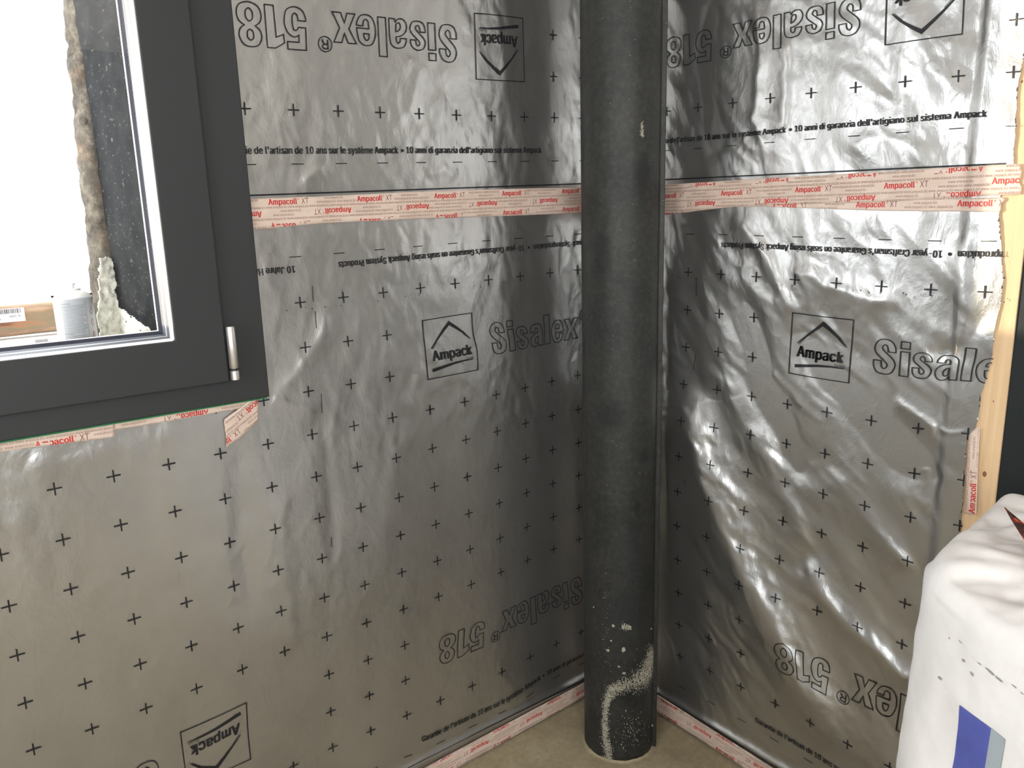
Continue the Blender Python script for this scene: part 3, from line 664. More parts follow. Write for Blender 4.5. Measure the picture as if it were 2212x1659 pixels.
def lower_marks(pr, kmin, kmax):
    for per in (-12, 0, 12):
        for k in range(12):
            K = k+per
            if not kmin <= K <= kmax: continue
            for j in range(0, 12):
                up_block = j in (1, 2) and (3 <= k <= 9)
                inv_block = j in (9, 10) and (3 <= k <= 9 or k >= 10)
                if j in (9, 10): inv_block = k not in (0, 1, 2)
                if up_block or inv_block: continue
                if j in (1, 2) and k > 9 and k != 10 and k != 11: continue
                pr.cross((K, j), .125, .028)
            pr.line([(K-.13, -.985), (K+.13, -.985)], .020); pr.line([(K-.13, 12.09), (K+.13, 12.09)], .020)
        if kmin-8 < per < kmax+2:
            logo(pr, per+3.0, .78, 1); brand(pr, per+4.95, 1.92, 1)
            logo(pr, per+10.03, 10.31, -1); brand(pr, per+8.07, 9.20, -1)
            pr.text(EN_, (per+6.16, -.795), (per+.96, -.795), .145, up=-1, bold=.03); dot(pr, (per+6.31, -.73), .035)
            pr.text(DE_, (per+11.97, -.795), (per+6.46, -.795), .145, up=-1, bold=.03)
            pr.text(FR_, (per+2.43, 11.87), (per+6.38, 11.87), .145, up=-1, bold=.03); dot(pr, (per+6.50, 11.81), .035)
            pr.text(IT_, (per+6.62, 11.87), (per+10.54, 11.87), .145, up=-1, bold=.03)
def upper_marks(pr, kmin, kmax):
    for per in (-12, 0, 12):
        for k in range(-4, 8):
            K = k+per
            if not kmin <= K <= kmax: continue
            for j in (-2, -1, 0):
                if j < 0 and not (k >= 7 or k <= -2): continue
                pr.cross((K, j), .125, .028)
            pr.line([(K-.13, 1.09), (K+.13, 1.09)], .020)
        if kmin-8 < per < kmax+8:
            logo(pr, per+6.03, -.84, -1); brand(pr, per+4.06, -1.98, -1)
            pr.text(FR_, (per-1.54, .88), (per+2.41, .88), .145, up=-1, bold=.03); dot(pr, (per+2.52, .82), .035)
            pr.text(IT_, (per+2.62, .88), (per+6.54, .88), .145, up=-1, bold=.03)

# ------------------------------------------------------------------ the two foil sheets
def edge_t(tab, z):
    P = sorted((UR(*p, -.016)[2], -UR(*p, -.016)[1]) for p in tab)
    zz = [p[0] for p in P]; tt = [p[1] for p in P]
    return np.interp(z, zz, tt)
EDGE_LO = [(2158, 440), (2161, 500), (2166, 600), (2163, 650), (2150, 705), (2142, 770), (2130, 815), (2119, 850), (2113, 905), (2100, 937), (2088, 948), (2084, 1010), (2078, 1100), (2072, 1180), (2066, 1290), (2040, 1600)]
EDGE_UP = [(2222, -60), (2218, 40), (2214, 100), (2208, 135), (2201, 170), (2196, 220), (2193, 290), (2190, 338), (2189, 380)]
def edgefn(tab):
    def f(z): return edge_t(tab, z)+.0015*perlin(z/.012, z*0+.5, 77)+.0015*perlin(z/.04, z*0+.2, 78)
    return f
E_LO, E_UP = edgefn(EDGE_LO), edgefn(EDGE_UP)
def foil_mesh(us, zs_fn, side, off, edge=None, nz=500):
    V = []; F = []; nu = len(us)
    tt = np.linspace(0, 1, nz+1)
    U = np.repeat(us[:, None], nz+1, 1); z0, z1 = zs_fn(U[:, :1]); Z = z0+(z1-z0)*tt[None]
    if edge is not None: U = np.minimum(U, edge(Z))
    P = S3(side, U.ravel(), Z.ravel(), off).reshape(nu, nz+1, 3)
    bad = np.zeros((nu, nz+1), bool)
    if side == 'L': bad = (U < -1.045) & (Z > 1.145) & (Z < 2.25) & (U > -3.38)
    idx = np.arange(nu*(nz+1)).reshape(nu, nz+1)
    a, b_, c, d = idx[:-1, :-1], idx[1:, :-1], idx[1:, 1:], idx[:-1, 1:]
    ok = ~(bad[:-1, :-1] | bad[1:, :-1] | bad[1:, 1:] | bad[:-1, 1:])
    if edge is not None:
        ok &= ~((U[1:, :-1]-U[:-1, :-1] < 1e-6) & (U[1:, 1:]-U[:-1, 1:] < 1e-6))
    q = np.stack([a, b_, c, d], -1)[ok]
    return P.reshape(-1, 3), q
def np_mesh(name, parts, mat, parent=None):
    V = []; F = []; n = 0
    for v, f in parts: V.append(v); F.append(f+n); n += len(v)
    V = np.vstack(V); F = np.vstack(F)
    used = np.zeros(len(V), bool); used[F.ravel()] = True; remap = np.cumsum(used)-1; V = V[used]; F = remap[F]
    me = bpy.data.meshes.new(name); me.vertices.add(len(V)); me.vertices.foreach_set('co', V.ravel().astype(np.float32))
    me.loops.add(F.size); me.loops.foreach_set('vertex_index', F.ravel().astype(np.int32))
    me.polygons.add(len(F)); me.polygons.foreach_set('loop_start', np.arange(0, F.size, 4, dtype=np.int32)); me.polygons.foreach_set('loop_total', np.full(len(F), 4, dtype=np.int32))
    me.update(calc_edges=True); me.validate(); me.shade_smooth(); me.materials.append(mat)
    o = bpy.data.objects.new(name, me); COL.objects.link(o)
    if parent is not None: o.parent = parent; o.matrix_parent_inverse = Matrix.Translation(parent.location).inverted()
    return o
uL = np.concatenate([-np.linspace(4.34, 2.40, 50)[:-1], np.linspace(-2.40, -.0, 620)]); uL[-1] = -.0045
uR = np.concatenate([[.0045], np.linspace(.005, 1.06, 300)])
SL = (wall('L', 545, 422), wall('L', 1252, 397)); SR = (wall('R', 1437, 388), wall('R', 2200, 352))
def lineat(S, u): return S[0][1]+(S[1][1]-S[0][1])*(u-S[0][0])/(S[1][0]-S[0][0])
lo_sheet = [foil_mesh(uL, lambda u: (np.full_like(u, .004), lineat(SL, u)+.010), 'L', 0.0, None, 440),
            foil_mesh(uR, lambda u: (np.full_like(u, .004), lineat(SR, u)+.010), 'R', 0.0, E_LO, 440)]
up_sheet = [foil_mesh(uL, lambda u: (lineat(SL, u)-.035, np.full_like(u, 2.54)), 'L', .0016, None, 280),
            foil_mesh(uR, lambda u: (lineat(SR, u)-.035, np.full_like(u, 2.54)), 'R', .0016, E_UP, 280)]
lower = np_mesh('foil_sheet', lo_sheet, FOIL); tag(lower, 'lower silver foil vapour barrier sheet, taped to the floor and running behind the steel column', 'foil sheet', 'foil sheets on the walls')
upper = np_mesh('foil_sheet', up_sheet, FOIL); tag(upper, 'upper silver foil vapour barrier sheet, above the long horizontal tape seam', 'foil sheet', 'foil sheets on the walls')
def lay(side, chart, off): return lambda V: P3(side, *(g2w(CH[chart], V).T), off)
POFF = .0018
p = Print(); lower_marks(p, -13, 9)
p.build('printed_marks', INK, lower, lay('L', 'LL', POFF), lambda V: (lambda W: (W[:, 0] < -.03) & (W[:, 1] < 1.50) & (W[:, 0] > -2.38) & ~((W[:, 0] < -1.04) & (W[:, 1] > 1.14)))(g2w(CH['LL'], V)))
p = Print(); lower_marks(p, -2, 8)
p.build('printed_marks', INK, lower, lay('R', 'RL', POFF), lambda V: (lambda W: (W[:, 0] > .03) & (W[:, 1] < 1.50) & (W[:, 0] < E_LO(W[:, 1])-.001))(g2w(CH['RL'], V)))
p = Print(); upper_marks(p, -2, 9)
p.build('printed_marks', INK, upper, lay('L', 'LU', POFF+.0016), lambda V: (lambda W: (W[:, 0] < -.03) & (W[:, 0] > -1.04) & (W[:, 1] < 2.5))(g2w(CH['LU'], V)))
p = Print(); upper_marks(p, -2, 8)
p.build('printed_marks', INK, upper, lay('R', 'RU', POFF+.0016), lambda V: (lambda W: (W[:, 0] > .03) & (W[:, 1] < 2.5) & (W[:, 0] < E_UP(W[:, 1])-.001))(g2w(CH['RU'], V)))
# printed edge lines
def wline(side, pts, w, parent, off, name='printed_line'):
    pr = Print(); pr.line(pts, w, step=.006); return pr.build(name, INK, parent, lambda V: P3(side, V[:, 0], V[:, 1], off))
wline('L', [(-1.02, lineat(SL, -1.02)), (-.03, lineat(SL, -.03))], .0032, upper, POFF+.0016)
wline('R', [(.03, lineat(SR, .03)), (.99, lineat(SR, .99))], .0032, upper, POFF+.0016)
wline('L', [wall('L', 700, 1757), wall('L', 879, 1659), wall('L', 1150, 1524), wall('L', 1260, 1469), (-.02, .075)], .0032, lower, POFF)
wline('R', [(.03, .072), wall('R', 1424, 1502), wall('R', 1520, 1560), wall('R', 1600, 1610), wall('R', 1700, 1672)], .0032, lower, POFF)
# small printing smudges along the first row of crosses, and thin vertical scratches
for side, chart, kk in (('L', 'LL', 9), ('R', 'RL', 8)):
    p = Print(); rnd = random.Random(5)
    for k in range(0, kk):
        for _ in range(5):
            kx = k+rnd.uniform(-.35, .6); jy = .13+rnd.uniform(-.03, .05); r_ = rnd.uniform(.006, .018)
            p.add([(kx-r_*.6, jy-r_), (kx+r_*.6, jy-r_*.6), (kx+r_*.5, jy+r_*1.4), (kx-r_*.3, jy+r_)], [(0, 1, 2, 3)])
    p.build('print_smudges', INK, lower, lay(side, chart, POFF), lambda V, s=side, c=chart: np.abs(g2w(CH[c], V)[:, 0]) > .06)
p = Print()
for a, b_ in (((675, 618), (677, 652)), ((694, 850), (696, 892)), ((681, 672), (684, 710)), ((716, 1160), (717, 1182))):
    p.line([wall('L', *a), wall('L', *b_)], .0014, step=.01)
p.build('scratch_marks', INK, lower, lambda V: P3('L', V[:, 0], V[:, 1], POFF))
p = Print()
for a, b_ in (((1503, 765), (1498, 798)), ((1504, 600), (1504, 640)), ((1480, 1035), (1480, 1050))):
    p.line([wall('R', *a), wall('R', *b_)], .0014, step=.01)
p.build('scratch_marks', INK, lower, lambda V: P3('R', V[:, 0], V[:, 1], POFF))

# ------------------------------------------------------------------ tapes
def poly_in(V, P):
    x, y = V[:, 0], V[:, 1]; c = np.zeros(len(V), bool); n = len(P)
    for i in range(n):
        x1, y1 = P[i]; x2, y2 = P[(i+1) % n]
        if y1 == y2: continue
        c ^= ((y1 > y) != (y2 > y)) & (x < (x2-x1)*(y-y1)/(y2-y1)+x1)
    return c
def tape(label, side, top, bot, off, rows, period, phase, first, group, capt=.0117, tilt=0.0, ends=(0.0, 0.0), surf=None, dirn=1, length=None):
    """top/bot: wall-chart polylines from left to right; rows of staggered red print cut by the tape's edges"""
    surf = surf or (lambda u, z, o: P3(side, u, z, o))
    top = np.array(top); bot = np.array(bot); L = np.linalg.norm(top[-1]-top[0]); n = max(8, int(L/.005)); m_ = 8
    def interp(P, s):
        d = np.r_[0, np.cumsum(np.linalg.norm(np.diff(P, axis=0), axis=1))]; d = d/d[-1]
        return np.stack([np.interp(s, d, P[:, 0]), np.interp(s, d, P[:, 1])], -1)
    S = np.linspace(0, 1, n+1); A = interp(bot, S); B = interp(top, S); rnd = random.Random(len(label))
    # torn, slightly ragged ends
    V = [];
    for j in range(m_+1):
        row = A+(B-A)*j/m_
        row = row.copy(); dd = (B[1]-B[0])/np.linalg.norm(B[1]-B[0])
        row[0] += dd*ends[0]*rnd.uniform(-1, 1); row[-1] += dd*ends[1]*rnd.uniform(-1, 1)
        V.append(row)
    V = np.array(V); P = surf(V[..., 0].ravel(), V[..., 1].ravel(), off)
    F = [(j*(n+1)+i, j*(n+1)+i+1, (j+1)*(n+1)+i+1, (j+1)*(n+1)+i) for j in range(m_) for i in range(n)]
    o = mesh_obj('adhesive_tape', P, F, TAPE, None, True); s_ = o.modifiers.new('s', 'SOLIDIFY'); s_.thickness = .0005; s_.offset = -1
    tag(o, label, 'tape', group)
    outline = [tuple(p) for p in A]+[tuple(p) for p in B[::-1]]
    ex = (top[-1]-top[0])/L; ey = np.array([-ex[1], ex[0]]); org = bot[0]
    T = lambda a, b_: org+ex*a+ey*b_
    red = Print(); brown = Print(); faint = Print()
    W = np.linalg.norm(top[0]-bot[0])+.01
    for r in range(rows[0], rows[1]):
        y = first+r*.0235; inv = (r % 2 == 1)
        for k in range(-1, int(L/period)+2):
            x = phase+k*period+(.097 if inv else 0)
            if not inv:
                a0, a1 = T(x, y), T(x+.062, y+tilt*.062); r0, r1 = T(x+.0635, y+.007), T(x+.0665, y+.007); b0, b1 = T(x+.0715, y), T(x+.087, y); up = 1
            else:
                a0, a1 = T(x+.087, y+.0117), T(x+.025, y+.0117); r0, r1 = T(x+.0235, y+.005), T(x+.0205, y+.005); b0, b1 = T(x+.0155, y+.0117), T(x, y+.0117); up = 1
            red.text('Ampacoll', a0, a1, capt, bold=.03); red.text('\u00ae', r0, r1, .004, bold=0, res=1); brown.text('XT', b0, b1, capt, bold=-.005, res=1)
    nr = int(W/.0078)+1
    wdt = .0470
    for r in range(-1, nr+1):
        y = r*.0078+.0012
        for k in range(-1, int(L/wdt)+1):
            x = k*wdt+(r*.017) % wdt; mid = x+wdt*.5
            hit = False
            for rr in range(rows[0], rows[1]):
                yy = first+rr*.0235; inv = rr % 2 == 1
                if y+.006 > yy-.001 and y < yy+.0125:
                    q = (mid-phase-(.097 if inv else 0)) % period
                    if q < .087+.02 or q > period-.02: hit = True
            if hit: continue
            faint.text('www.ampack.biz ', T(x, y), T(x+wdt*.97, y), .0052, bold=.022, res=1)
    keep = lambda V_: poly_in(V_, outline)
    for pr, mat, nm, oo in ((faint, TAPE_FAINT, 'faint_lettering', .0003), (red, TAPE_RED, 'red_lettering', .0005), (brown, TAPE_BROWN, 'brown_lettering', .0005)):
        pr.build(nm, mat, o, lambda V_, oo=oo: surf(V_[:, 0], V_[:, 1], off+oo), keep)
    return o
WP = wall
SEAMG = 'printed tapes over the horizontal foil seam'
tape('beige seam tape with red print crossing the foil between window frame and steel column', 'L',
     [WP('L', 540, 430), WP('L', 700, 424), WP('L', 900, 414), WP('L', 1100, 408), (-.01, 1.549)], [WP('L', 540, 497), WP('L', 700, 482), WP('L', 900, 473), WP('L', 1100, 466), (-.01, 1.480)],
     .0034, (-1, 3), .2, .044, .0005, SEAMG)
tape('beige seam tape with red print on the right foil wall, column to batten', 'R',
     [(.01, 1.545), WP('R', 1437, 399), WP('R', 1640, 386), WP('R', 1900, 371), WP('R', 2100, 359), WP('R', 2205, 354)], [(.01, 1.477), WP('R', 1437, 464), WP('R', 1560, 449), WP('R', 1640, 443), WP('R', 1900, 437), WP('R', 2110, 424), WP('R', 2203, 420)],
     .0034, (0, 4), .2, -.039, -.012, SEAMG, ends=(0, .003))
tape('narrow beige tape strip with red print overlapping the underside of the right seam tape', 'R',
     [WP('R', 1600, 436), WP('R', 1900, 430), WP('R', 2168, 426)], [WP('R', 1585, 447), WP('R', 1640, 446), WP('R', 1900, 455), WP('R', 2161, 458)],
     .0030, (0, 1), .2, .105, -.004, SEAMG, ends=(0, .003))
FLG = 'tapes along the floor edge'
tape('beige floor edge tape with red print below the left foil wall, left of the column', 'L',
     [(-1.9, .058), WP('L', 917, 1659), WP('L', 1260, 1475), (-.012, .052)], [(-1.9, .001), WP('L', 990, 1659), WP('L', 1260, 1507), (-.012, .002)],
     .0030, (0, 3), .2, .03, .000, FLG)
tape('beige floor edge tape with red print below the right foil wall, right of the column', 'R',
     [(.012, .055), WP('R', 1424, 1502), WP('R', 1670, 1659), (.98, .052)], [(.012, .002), WP('R', 1424, 1541), WP('R', 1606, 1659), (.98, .002)],
     .0030, (0, 3), .2, .00, .000, FLG)
tape('short beige tape under the left end of the window frame, ending in a torn edge', 'L',
     [WP('L', -60, 950), WP('L', 120, 925), WP('L', 246, 905)], [WP('L', -60, 984), WP('L', 100, 963), WP('L', 248, 944)],
     .0035, (-1, 3), .2, .093, -.004, 'tapes under the window frame', ends=(0, .002))
tape('thin beige tape edge showing under the right part of the window frame', 'L',
     [WP('L', -60, 940), WP('L', 300, 890), WP('L', 540, 845)], [WP('L', -60, 977), WP('L', 240, 929), WP('L', 300, 921), WP('L', 510, 884), WP('L', 545, 876)],
     .0028, (-1, 3), .2, .013, .018, 'tapes under the window frame', ends=(0, .002))
tape('slanted beige tape patch hanging below the lower right corner of the window frame', 'L',
     [WP('L', 486, 905), WP('L', 520, 880), WP('L', 556, 850)], [WP('L', 489, 966), WP('L', 520, 946), WP('L', 559, 908)],
     .0048, (-1, 4), .2, -.045, .004, 'tapes under the window frame', ends=(.003, .001))
tape('vertical beige tape holding the ragged foil edge to the wooden batten', 'R',
     [WP('R', 2084, 1109), WP('R', 2088, 1020), WP('R', 2093, 938)], [WP('R', 2109, 1111), WP('R', 2112, 1020), WP('R', 2117, 921)],
     .0040, (-1, 2), .2, .0, .003, 'tapes on the batten', ends=(.002, .003))

# ------------------------------------------------------------------ batten
b = MB(); b.box(-.0105, .05, UR(2150, 1075, -.0105)[1], -.941, 0, 2.2)
bat = b.build('wooden_batten', WOOD, None, bevel=.0008); tag(bat, 'pale vertical wooden batten at the right end of the foil wall', 'batten')
def knot(px, py, r):
    c = UR(px, py, -.0105); v = [(-.0109, c[1]+r*.8*math.cos(a), c[2]+r*1.3*math.sin(a)) for a in np.linspace(0, 2*math.pi, 13)[:-1]]
    mesh_obj('knot', v, [tuple(range(12))], KNOT, bat)
knot(2127, 1024, .0045); knot(2146, 867, .0014); knot(2170, 600, .0015); knot(2208, 176, .002)

# ------------------------------------------------------------------ steel column
az0 = math.atan2(*(np.array(UL(1259, 1000)[:2])-CAM[:2])[::-1]); az1 = math.atan2(*(np.array(UR(1419, 1000)[:2])-CAM[:2])[::-1])
half = (az0-az1)/2; azc = (az0+az1)/2; df = math.hypot(CAM[0]+.240, CAM[1]+.276)
CRAD = df*math.sin(half)/(1-math.sin(half)); CD = df+CRAD
CX, CY = CAM[0]+CD*math.cos(azc), CAM[1]+CD*math.sin(azc)
col_t = thing('steel_column', 'round dark grey steel column standing in the foil-lined corner', 'column', (CX, CY, 0))
v = []; f = []; na, nz = 96, 130
for j in range(nz+1):
    z = 2.55*j/nz
    for i in range(na):
        a = 2*math.pi*i/na; r_ = CRAD+.0006*mnoise.noise((math.cos(a)*4, math.sin(a)*4, z*5))
        v.append((CX+r_*math.cos(a), CY+r_*math.sin(a), z))
for j in range(nz):
    for i in range(na): f.append((j*na+i, j*na+(i+1) % na, (j+1)*na+(i+1) % na, (j+1)*na+i))
f.append(tuple(range(na))[::-1]); f.append(tuple(nz*na+i for i in range(na)))
mesh_obj('shaft', v, f, STEEL, col_t, True)
# welded flat bar on the right-hand flank
ar = azc+math.pi+math.radians(86)
M_ = Matrix.Translation((CX, CY, 0)) @ Matrix.Rotation(ar, 4, 'Z')
b = MB(); b.box(CRAD-.006, CRAD+.0095, -.018, .018, 0.001, 2.549, M_); b.build('edge_bar', STEEL, col_t, bevel=.002)
def oncyl(px, py, off=0.0):
    d = ray(px, py); o = CAM-np.array([CX, CY, 0]); r_ = CRAD+off
    A = d[0]**2+d[1]**2; B = 2*(o[0]*d[0]+o[1]*d[1]); C = o[0]**2+o[1]**2-r_**2; D = B*B-4*A*C
    if D < 0: return None
    p_ = CAM+d*(-B-math.sqrt(D))/(2*A); return math.atan2(p_[1]-CY, p_[0]-CX), p_[2]
def cyl3(a, z, off): return (CX+(CRAD+off)*math.cos(a), CY+(CRAD+off)*math.sin(a), z)
# darker oily stains on the steel
t = STEEL_T; cc = STEEL_C
for px, py, rr, zs in ((1388, 372, .030, .6), (1376, 1095, .010, .5), (1392, 985, .022, 1.0), (1300, 560, .030, .4), (1320, 900, .04, .8), (1350, 1500, .03, .9)):
    a_, z_ = oncyl(px, py); c3 = cyl3(a_, z_, 0)
    q = t.n.new('ShaderNodeVectorMath'); q.operation = 'SUBTRACT'; t.link(t.c, q.inputs[0]); q.inputs[1].default_value = c3
    q2 = t.n.new('ShaderNodeVectorMath'); q2.operation = 'MULTIPLY'; t.link(q.outputs[0], q2.inputs[0]); q2.inputs[1].default_value = (1, 1, zs)
    q3 = t.n.new('ShaderNodeVectorMath'); q3.operation = 'LENGTH'; t.link(q2.outputs[0], q3.inputs[0])
    d_ = t.math('ADD', q3.outputs['Value'], t.math('MULTIPLY', t.noise(45, 4, .6), .02))
    m_ = t.ramp(t.math('DIVIDE', d_, rr+.012), [(.55, (.62, .62, .62)), (1.0, (0, 0, 0))])
    cc = t.mix(m_, cc, srgb(22, 24, 26))
t.set(cc)
rnd = random.Random(11)
def flecks(path, n, spread, size, name):
    V = []; F = []
    for _ in range(n):
        t_ = rnd.random()*(len(path)-1); i = int(t_); q = t_-i; w_ = spread[i]+(spread[i+1]-spread[i])*q
        px = path[i][0]+(path[i+1][0]-path[i][0])*q+rnd.gauss(0, w_); py = path[i][1]+(path[i+1][1]-path[i][1])*q+rnd.gauss(0, w_*1.3)
        s_ = oncyl(px, py)
        if s_ is None or s_[1] < .004: continue
        a, z = s_; r_ = size*rnd.uniform(.4, 1.5); k = len(V); nn = 6; ph = rnd.random()*6; el = rnd.uniform(.8, 2.4)
        ring_ = [(a+r_/CRAD*math.cos(ph+2*math.pi*m_/nn)*rnd.uniform(.6, 1.2), z+el*r_*math.sin(ph+2*math.pi*m_/nn)*rnd.uniform(.6, 1.2)) for m_ in range(nn)]
        V += [cyl3(x, max(.001, y), .0003) for x, y in ring_]+[cyl3(a, z, .0012*rnd.uniform(.5, 1.2))]
        F += [(k+m_, k+(m_+1) % nn, k+nn) for m_ in range(nn)]
    return mesh_obj(name, V, F, MORTAR, col_t)
flecks([(1316, 1640), (1309, 1600), (1306, 1560), (1310, 1520), (1318, 1494), (1345, 1482), (1378, 1472), (1398, 1450), (1406, 1425), (1410, 1400)], 4200, [5, 4, 3.5, 4, 5, 6, 8, 7, 6, 5], .00095, 'mortar_smear')
flecks([(1385, 1480), (1405, 1440), (1414, 1410)], 900, [9, 7, 4], .0009, 'mortar_smear')
flecks([(1340, 1600), (1370, 1570), (1390, 1590), (1350, 1560)], 150, [12, 16, 14, 10], .0009, 'mortar_smear')
flecks([(1345, 1353), (1362, 1357)], 160, [3, 2], .0011, 'mortar_smear')
flecks([(1309, 1235), (1308, 1300), (1310, 1380), (1312, 1440)], 60, [3, 5, 4, 10], .0007, 'mortar_smear')
flecks([(1387, 265), (1386, 280), (1388, 295)], 120, [1.5, 2, 1.5], .0009, 'mortar_smear')
def splat(px, py, rx, rz):
    a, z = oncyl(px, py); V = [cyl3(a, z, .0035)]; n = 14
    for r_, o in ((.6, .003), (1.0, .0002)):
        for i in range(n):
            t_ = 2*math.pi*i/n; k = r_*(1+.25*rnd.uniform(-1, 1)); V.append(cyl3(a+rx*k*math.cos(t_)/CRAD, z+rz*k*math.sin(t_), o))
    F = [(0, 1+i, 1+(i+1) % n) for i in range(n)]+[(1+i, 1+n+i, 1+n+(i+1) % n, 1+(i+1) % n) for i in range(n)]
    mesh_obj('mortar_splat', V, F, MORTAR, col_t, True)
for q in ((1325, 1352, .004, .004), (1347, 1404, .0055, .007), (1313, 1405, .0045, .004), (1320, 1384, .003, .0025), (1337, 1440, .0035, .0025), (1348, 1454, .005, .003), (1352, 1470, .002, .002), (1406, 1358, .002, .003), (1283, 1311, .0018, .0018), (1352, 1535, .002, .0014), (1408, 1567, .003, .004), (1405, 1458, .004, .003)): splat(*q)

# mortar rim on the floor around the foot
v = []; f = []; n1_, n2_ = 120, 6
for i in range(n1_):
    a = 2*math.pi*i/n1_; w_ = .010+.008*mnoise.noise((math.cos(a)*3, math.sin(a)*3, 1))
    for j in range(n2_+1):
        k = j/n2_; r_ = CRAD-.001+w_*k; z = .0005+.006*(1-k)**2*(.8+.5*mnoise.noise((math.cos(a)*9, math.sin(a)*9, k)))
        v.append((CX+r_*math.cos(a), CY+r_*math.sin(a), max(.0002, z)))
for i in range(n1_):
    for j in range(n2_): f.append((i*(n2_+1)+j, ((i+1) % n1_)*(n2_+1)+j, ((i+1) % n1_)*(n2_+1)+j+1, i*(n2_+1)+j+1))
mesh_obj('mortar_foot', v, f, CONC, col_t, True)

# ------------------------------------------------------------------ spray can and label outside
cc_ = UL(166, 700, .20); canr = .036; CBX, CBY = cc_[0]+.0, .205
can = thing('spray_can', 'upright silver spray can with printed back panel on the outer sill', 'spray can', (CBX, CBY, 1.165))
b = MB(); b.lathe([(.030, 1.1655), (canr, 1.169), (canr, 1.338), (canr+.0008, 1.3395), (canr+.0008, 1.342), (canr-.001, 1.344)], 40, Matrix.Translation((CBX, CBY, 0))); b.build('body', CANM, can, True)
b = MB(); b.lathe([(canr-.002, 1.344), (.031, 1.349), (.024, 1.354), (.017, 1.357), (.0165, 1.360), (.014, 1.361)], 32, Matrix.Translation((CBX, CBY, 0))); b.build('shoulder', WHITE, can, True)
b = MB(); b.lathe([(.006, 1.361), (.006, 1.366), (.0085, 1.367), (.0085, 1.371), (.005, 1.373)], 20, Matrix.Translation((CBX, CBY, 0))); b.build('valve', WHITE, can, True)
for s_ in (-1, 1):
    b = MB(); b.box(CBX+s_*.032-.005, CBX+s_*.032+.005, CBY+.004, CBY+.010, 1.344, 1.3485); b.build('cap_lug', BLACKP, can)
GREYINK = simple('grey_can_print', srgb(120, 124, 132), 0.5); PALE = simple('pale_label', srgb(226, 226, 230), 0.5)
acam = math.atan2(CAM[1]-CBY, CAM[0]-CBX)
def cyc(a, z, o): return (CBX+(canr+o)*math.cos(a), CBY+(canr+o)*math.sin(a), z)
def wrap(V, o=.0004): return [cyc(acam+x/canr, y, o) for x, y in V]
pr = Print()
yy = 1.332; rnd = random.Random(4)
while yy > 1.18:
    head = abs(yy-1.332) < .001 or abs(yy-1.2705) < .0016
    x = -.024
    end = -.006 if head else rnd.uniform(.012, .019)
    while x < end:
        l = rnd.uniform(.0012, .004); hgt = .0012 if head else .00065
        pr.add([(x, yy), (x+l, yy), (x+l, yy+hgt), (x, yy+hgt)], [(0, 1, 2, 3)]); x += l+.0006
    yy -= .0022 if not head else .003
mesh_obj('back_panel_text', wrap(pr.v), pr.f, GREYINK, can)
for k, z in enumerate((1.315, 1.292, 1.267)):
    q = Print(); cx = .034
    q.add([(cx-.004, z), (cx, z-.007), (cx+.004, z), (cx, z+.007)], [(0, 1, 2, 3)]); mesh_obj('hazard_diamond', wrap(q.v), q.f, PALE, can)
    q = Print(); q.line([(cx-.0042, z), (cx, z-.0072), (cx+.0042, z), (cx, z+.0072)], .0008, True); mesh_obj('diamond_border', wrap(q.v, .0006), q.f, TAPE_RED, can)
q = Print(); q.line([(.0215, 1.17), (.0215, 1.337)], .0006, step=.02); mesh_obj('panel_border', wrap(q.v, .0004), q.f, GREYINK, can)
# sticker with bar code on the beam
la = UL(51, 665, .468); lb = UL(51, 691, .468); xr = la[0]; zt = la[2]; zb = lb[2]; xl = xr-.16
b = MB(); b.box(xl, xr, .4655, .4668, zb-.002, zt+.001); lab = b.build('bar_code_sticker', PALE); tag(lab, 'white bar code sticker on the front of the orange-brown beam', 'sticker')
q = Print(); rnd = random.Random(8); x = xl+.01
while x < xr-.006:
    w_ = rnd.choice((.0010, .0016, .0026)); q.add([(x, zt-.010), (x+w_, zt-.010), (x+w_, zt), (x, zt)], [(0, 1, 2, 3)]); x += w_+rnd.choice((.0010, .0016))
DK = simple('sticker_ink', srgb(92, 88, 92), 0.6)
q.text('V401-B', (xr-.030, zt-.0185), (xr-.009, zt-.0185), .0048, bold=.02)
q.text('VEZ', (xr-.062, zb+.0015), (xr-.046, zb+.0015), .0055, bold=.02)
mesh_obj('sticker_print', [(x, .4652, z) for x, z in q.v], q.f, DK, lab)
pa = UL(90, 745, .30)
b = MB(); b.box(pa[0]-.013, pa[0]+.012, .29, .32, 1.1655, pa[2]+.014); tag(b.build('grey_block', simple('grey_plug', srgb(176, 170, 172), .6), None, bevel=.003), 'small grey block standing on the outer sill left of the spray can', 'block')

# ------------------------------------------------------------------ white sack
BA = UF(1990, 1232, 1.0)[:2]
A_ = np.array(BA)+np.array([.008, .022]); D_ = A_+.52*np.array([-.575, -.818]); B_ = A_+np.array([.47, .045]); C_ = B_+(D_-A_)*1.0
quad = [A_, D_, C_, B_]
def rounded(P, r, seg=14):
    out = []
    n = len(P)
    for i in range(n):
        p0, p1, p2 = P[i-1], P[i], P[(i+1) % n]; a = (p0-p1)/np.linalg.norm(p0-p1); c = (p2-p1)/np.linalg.norm(p2-p1)
        s, e = p1+a*r, p1+c*r
        for k in range(seg+1):
            t_ = k/seg; out.append((1-t_)**2*s+2*t_*(1-t_)*p1+t_*t_*e)
    d = []
    for i in range(len(out)):
        q0, q1 = out[i], out[(i+1) % len(out)]; L = np.linalg.norm(q1-q0); m_ = max(1, int(L/.008))
        for k in range(m_): d.append(q0+(q1-q0)*k/m_)
    return np.array(d)
RP = rounded(quad, .09); BC = RP.mean(0); NB = len(RP)
TOP = 1.0
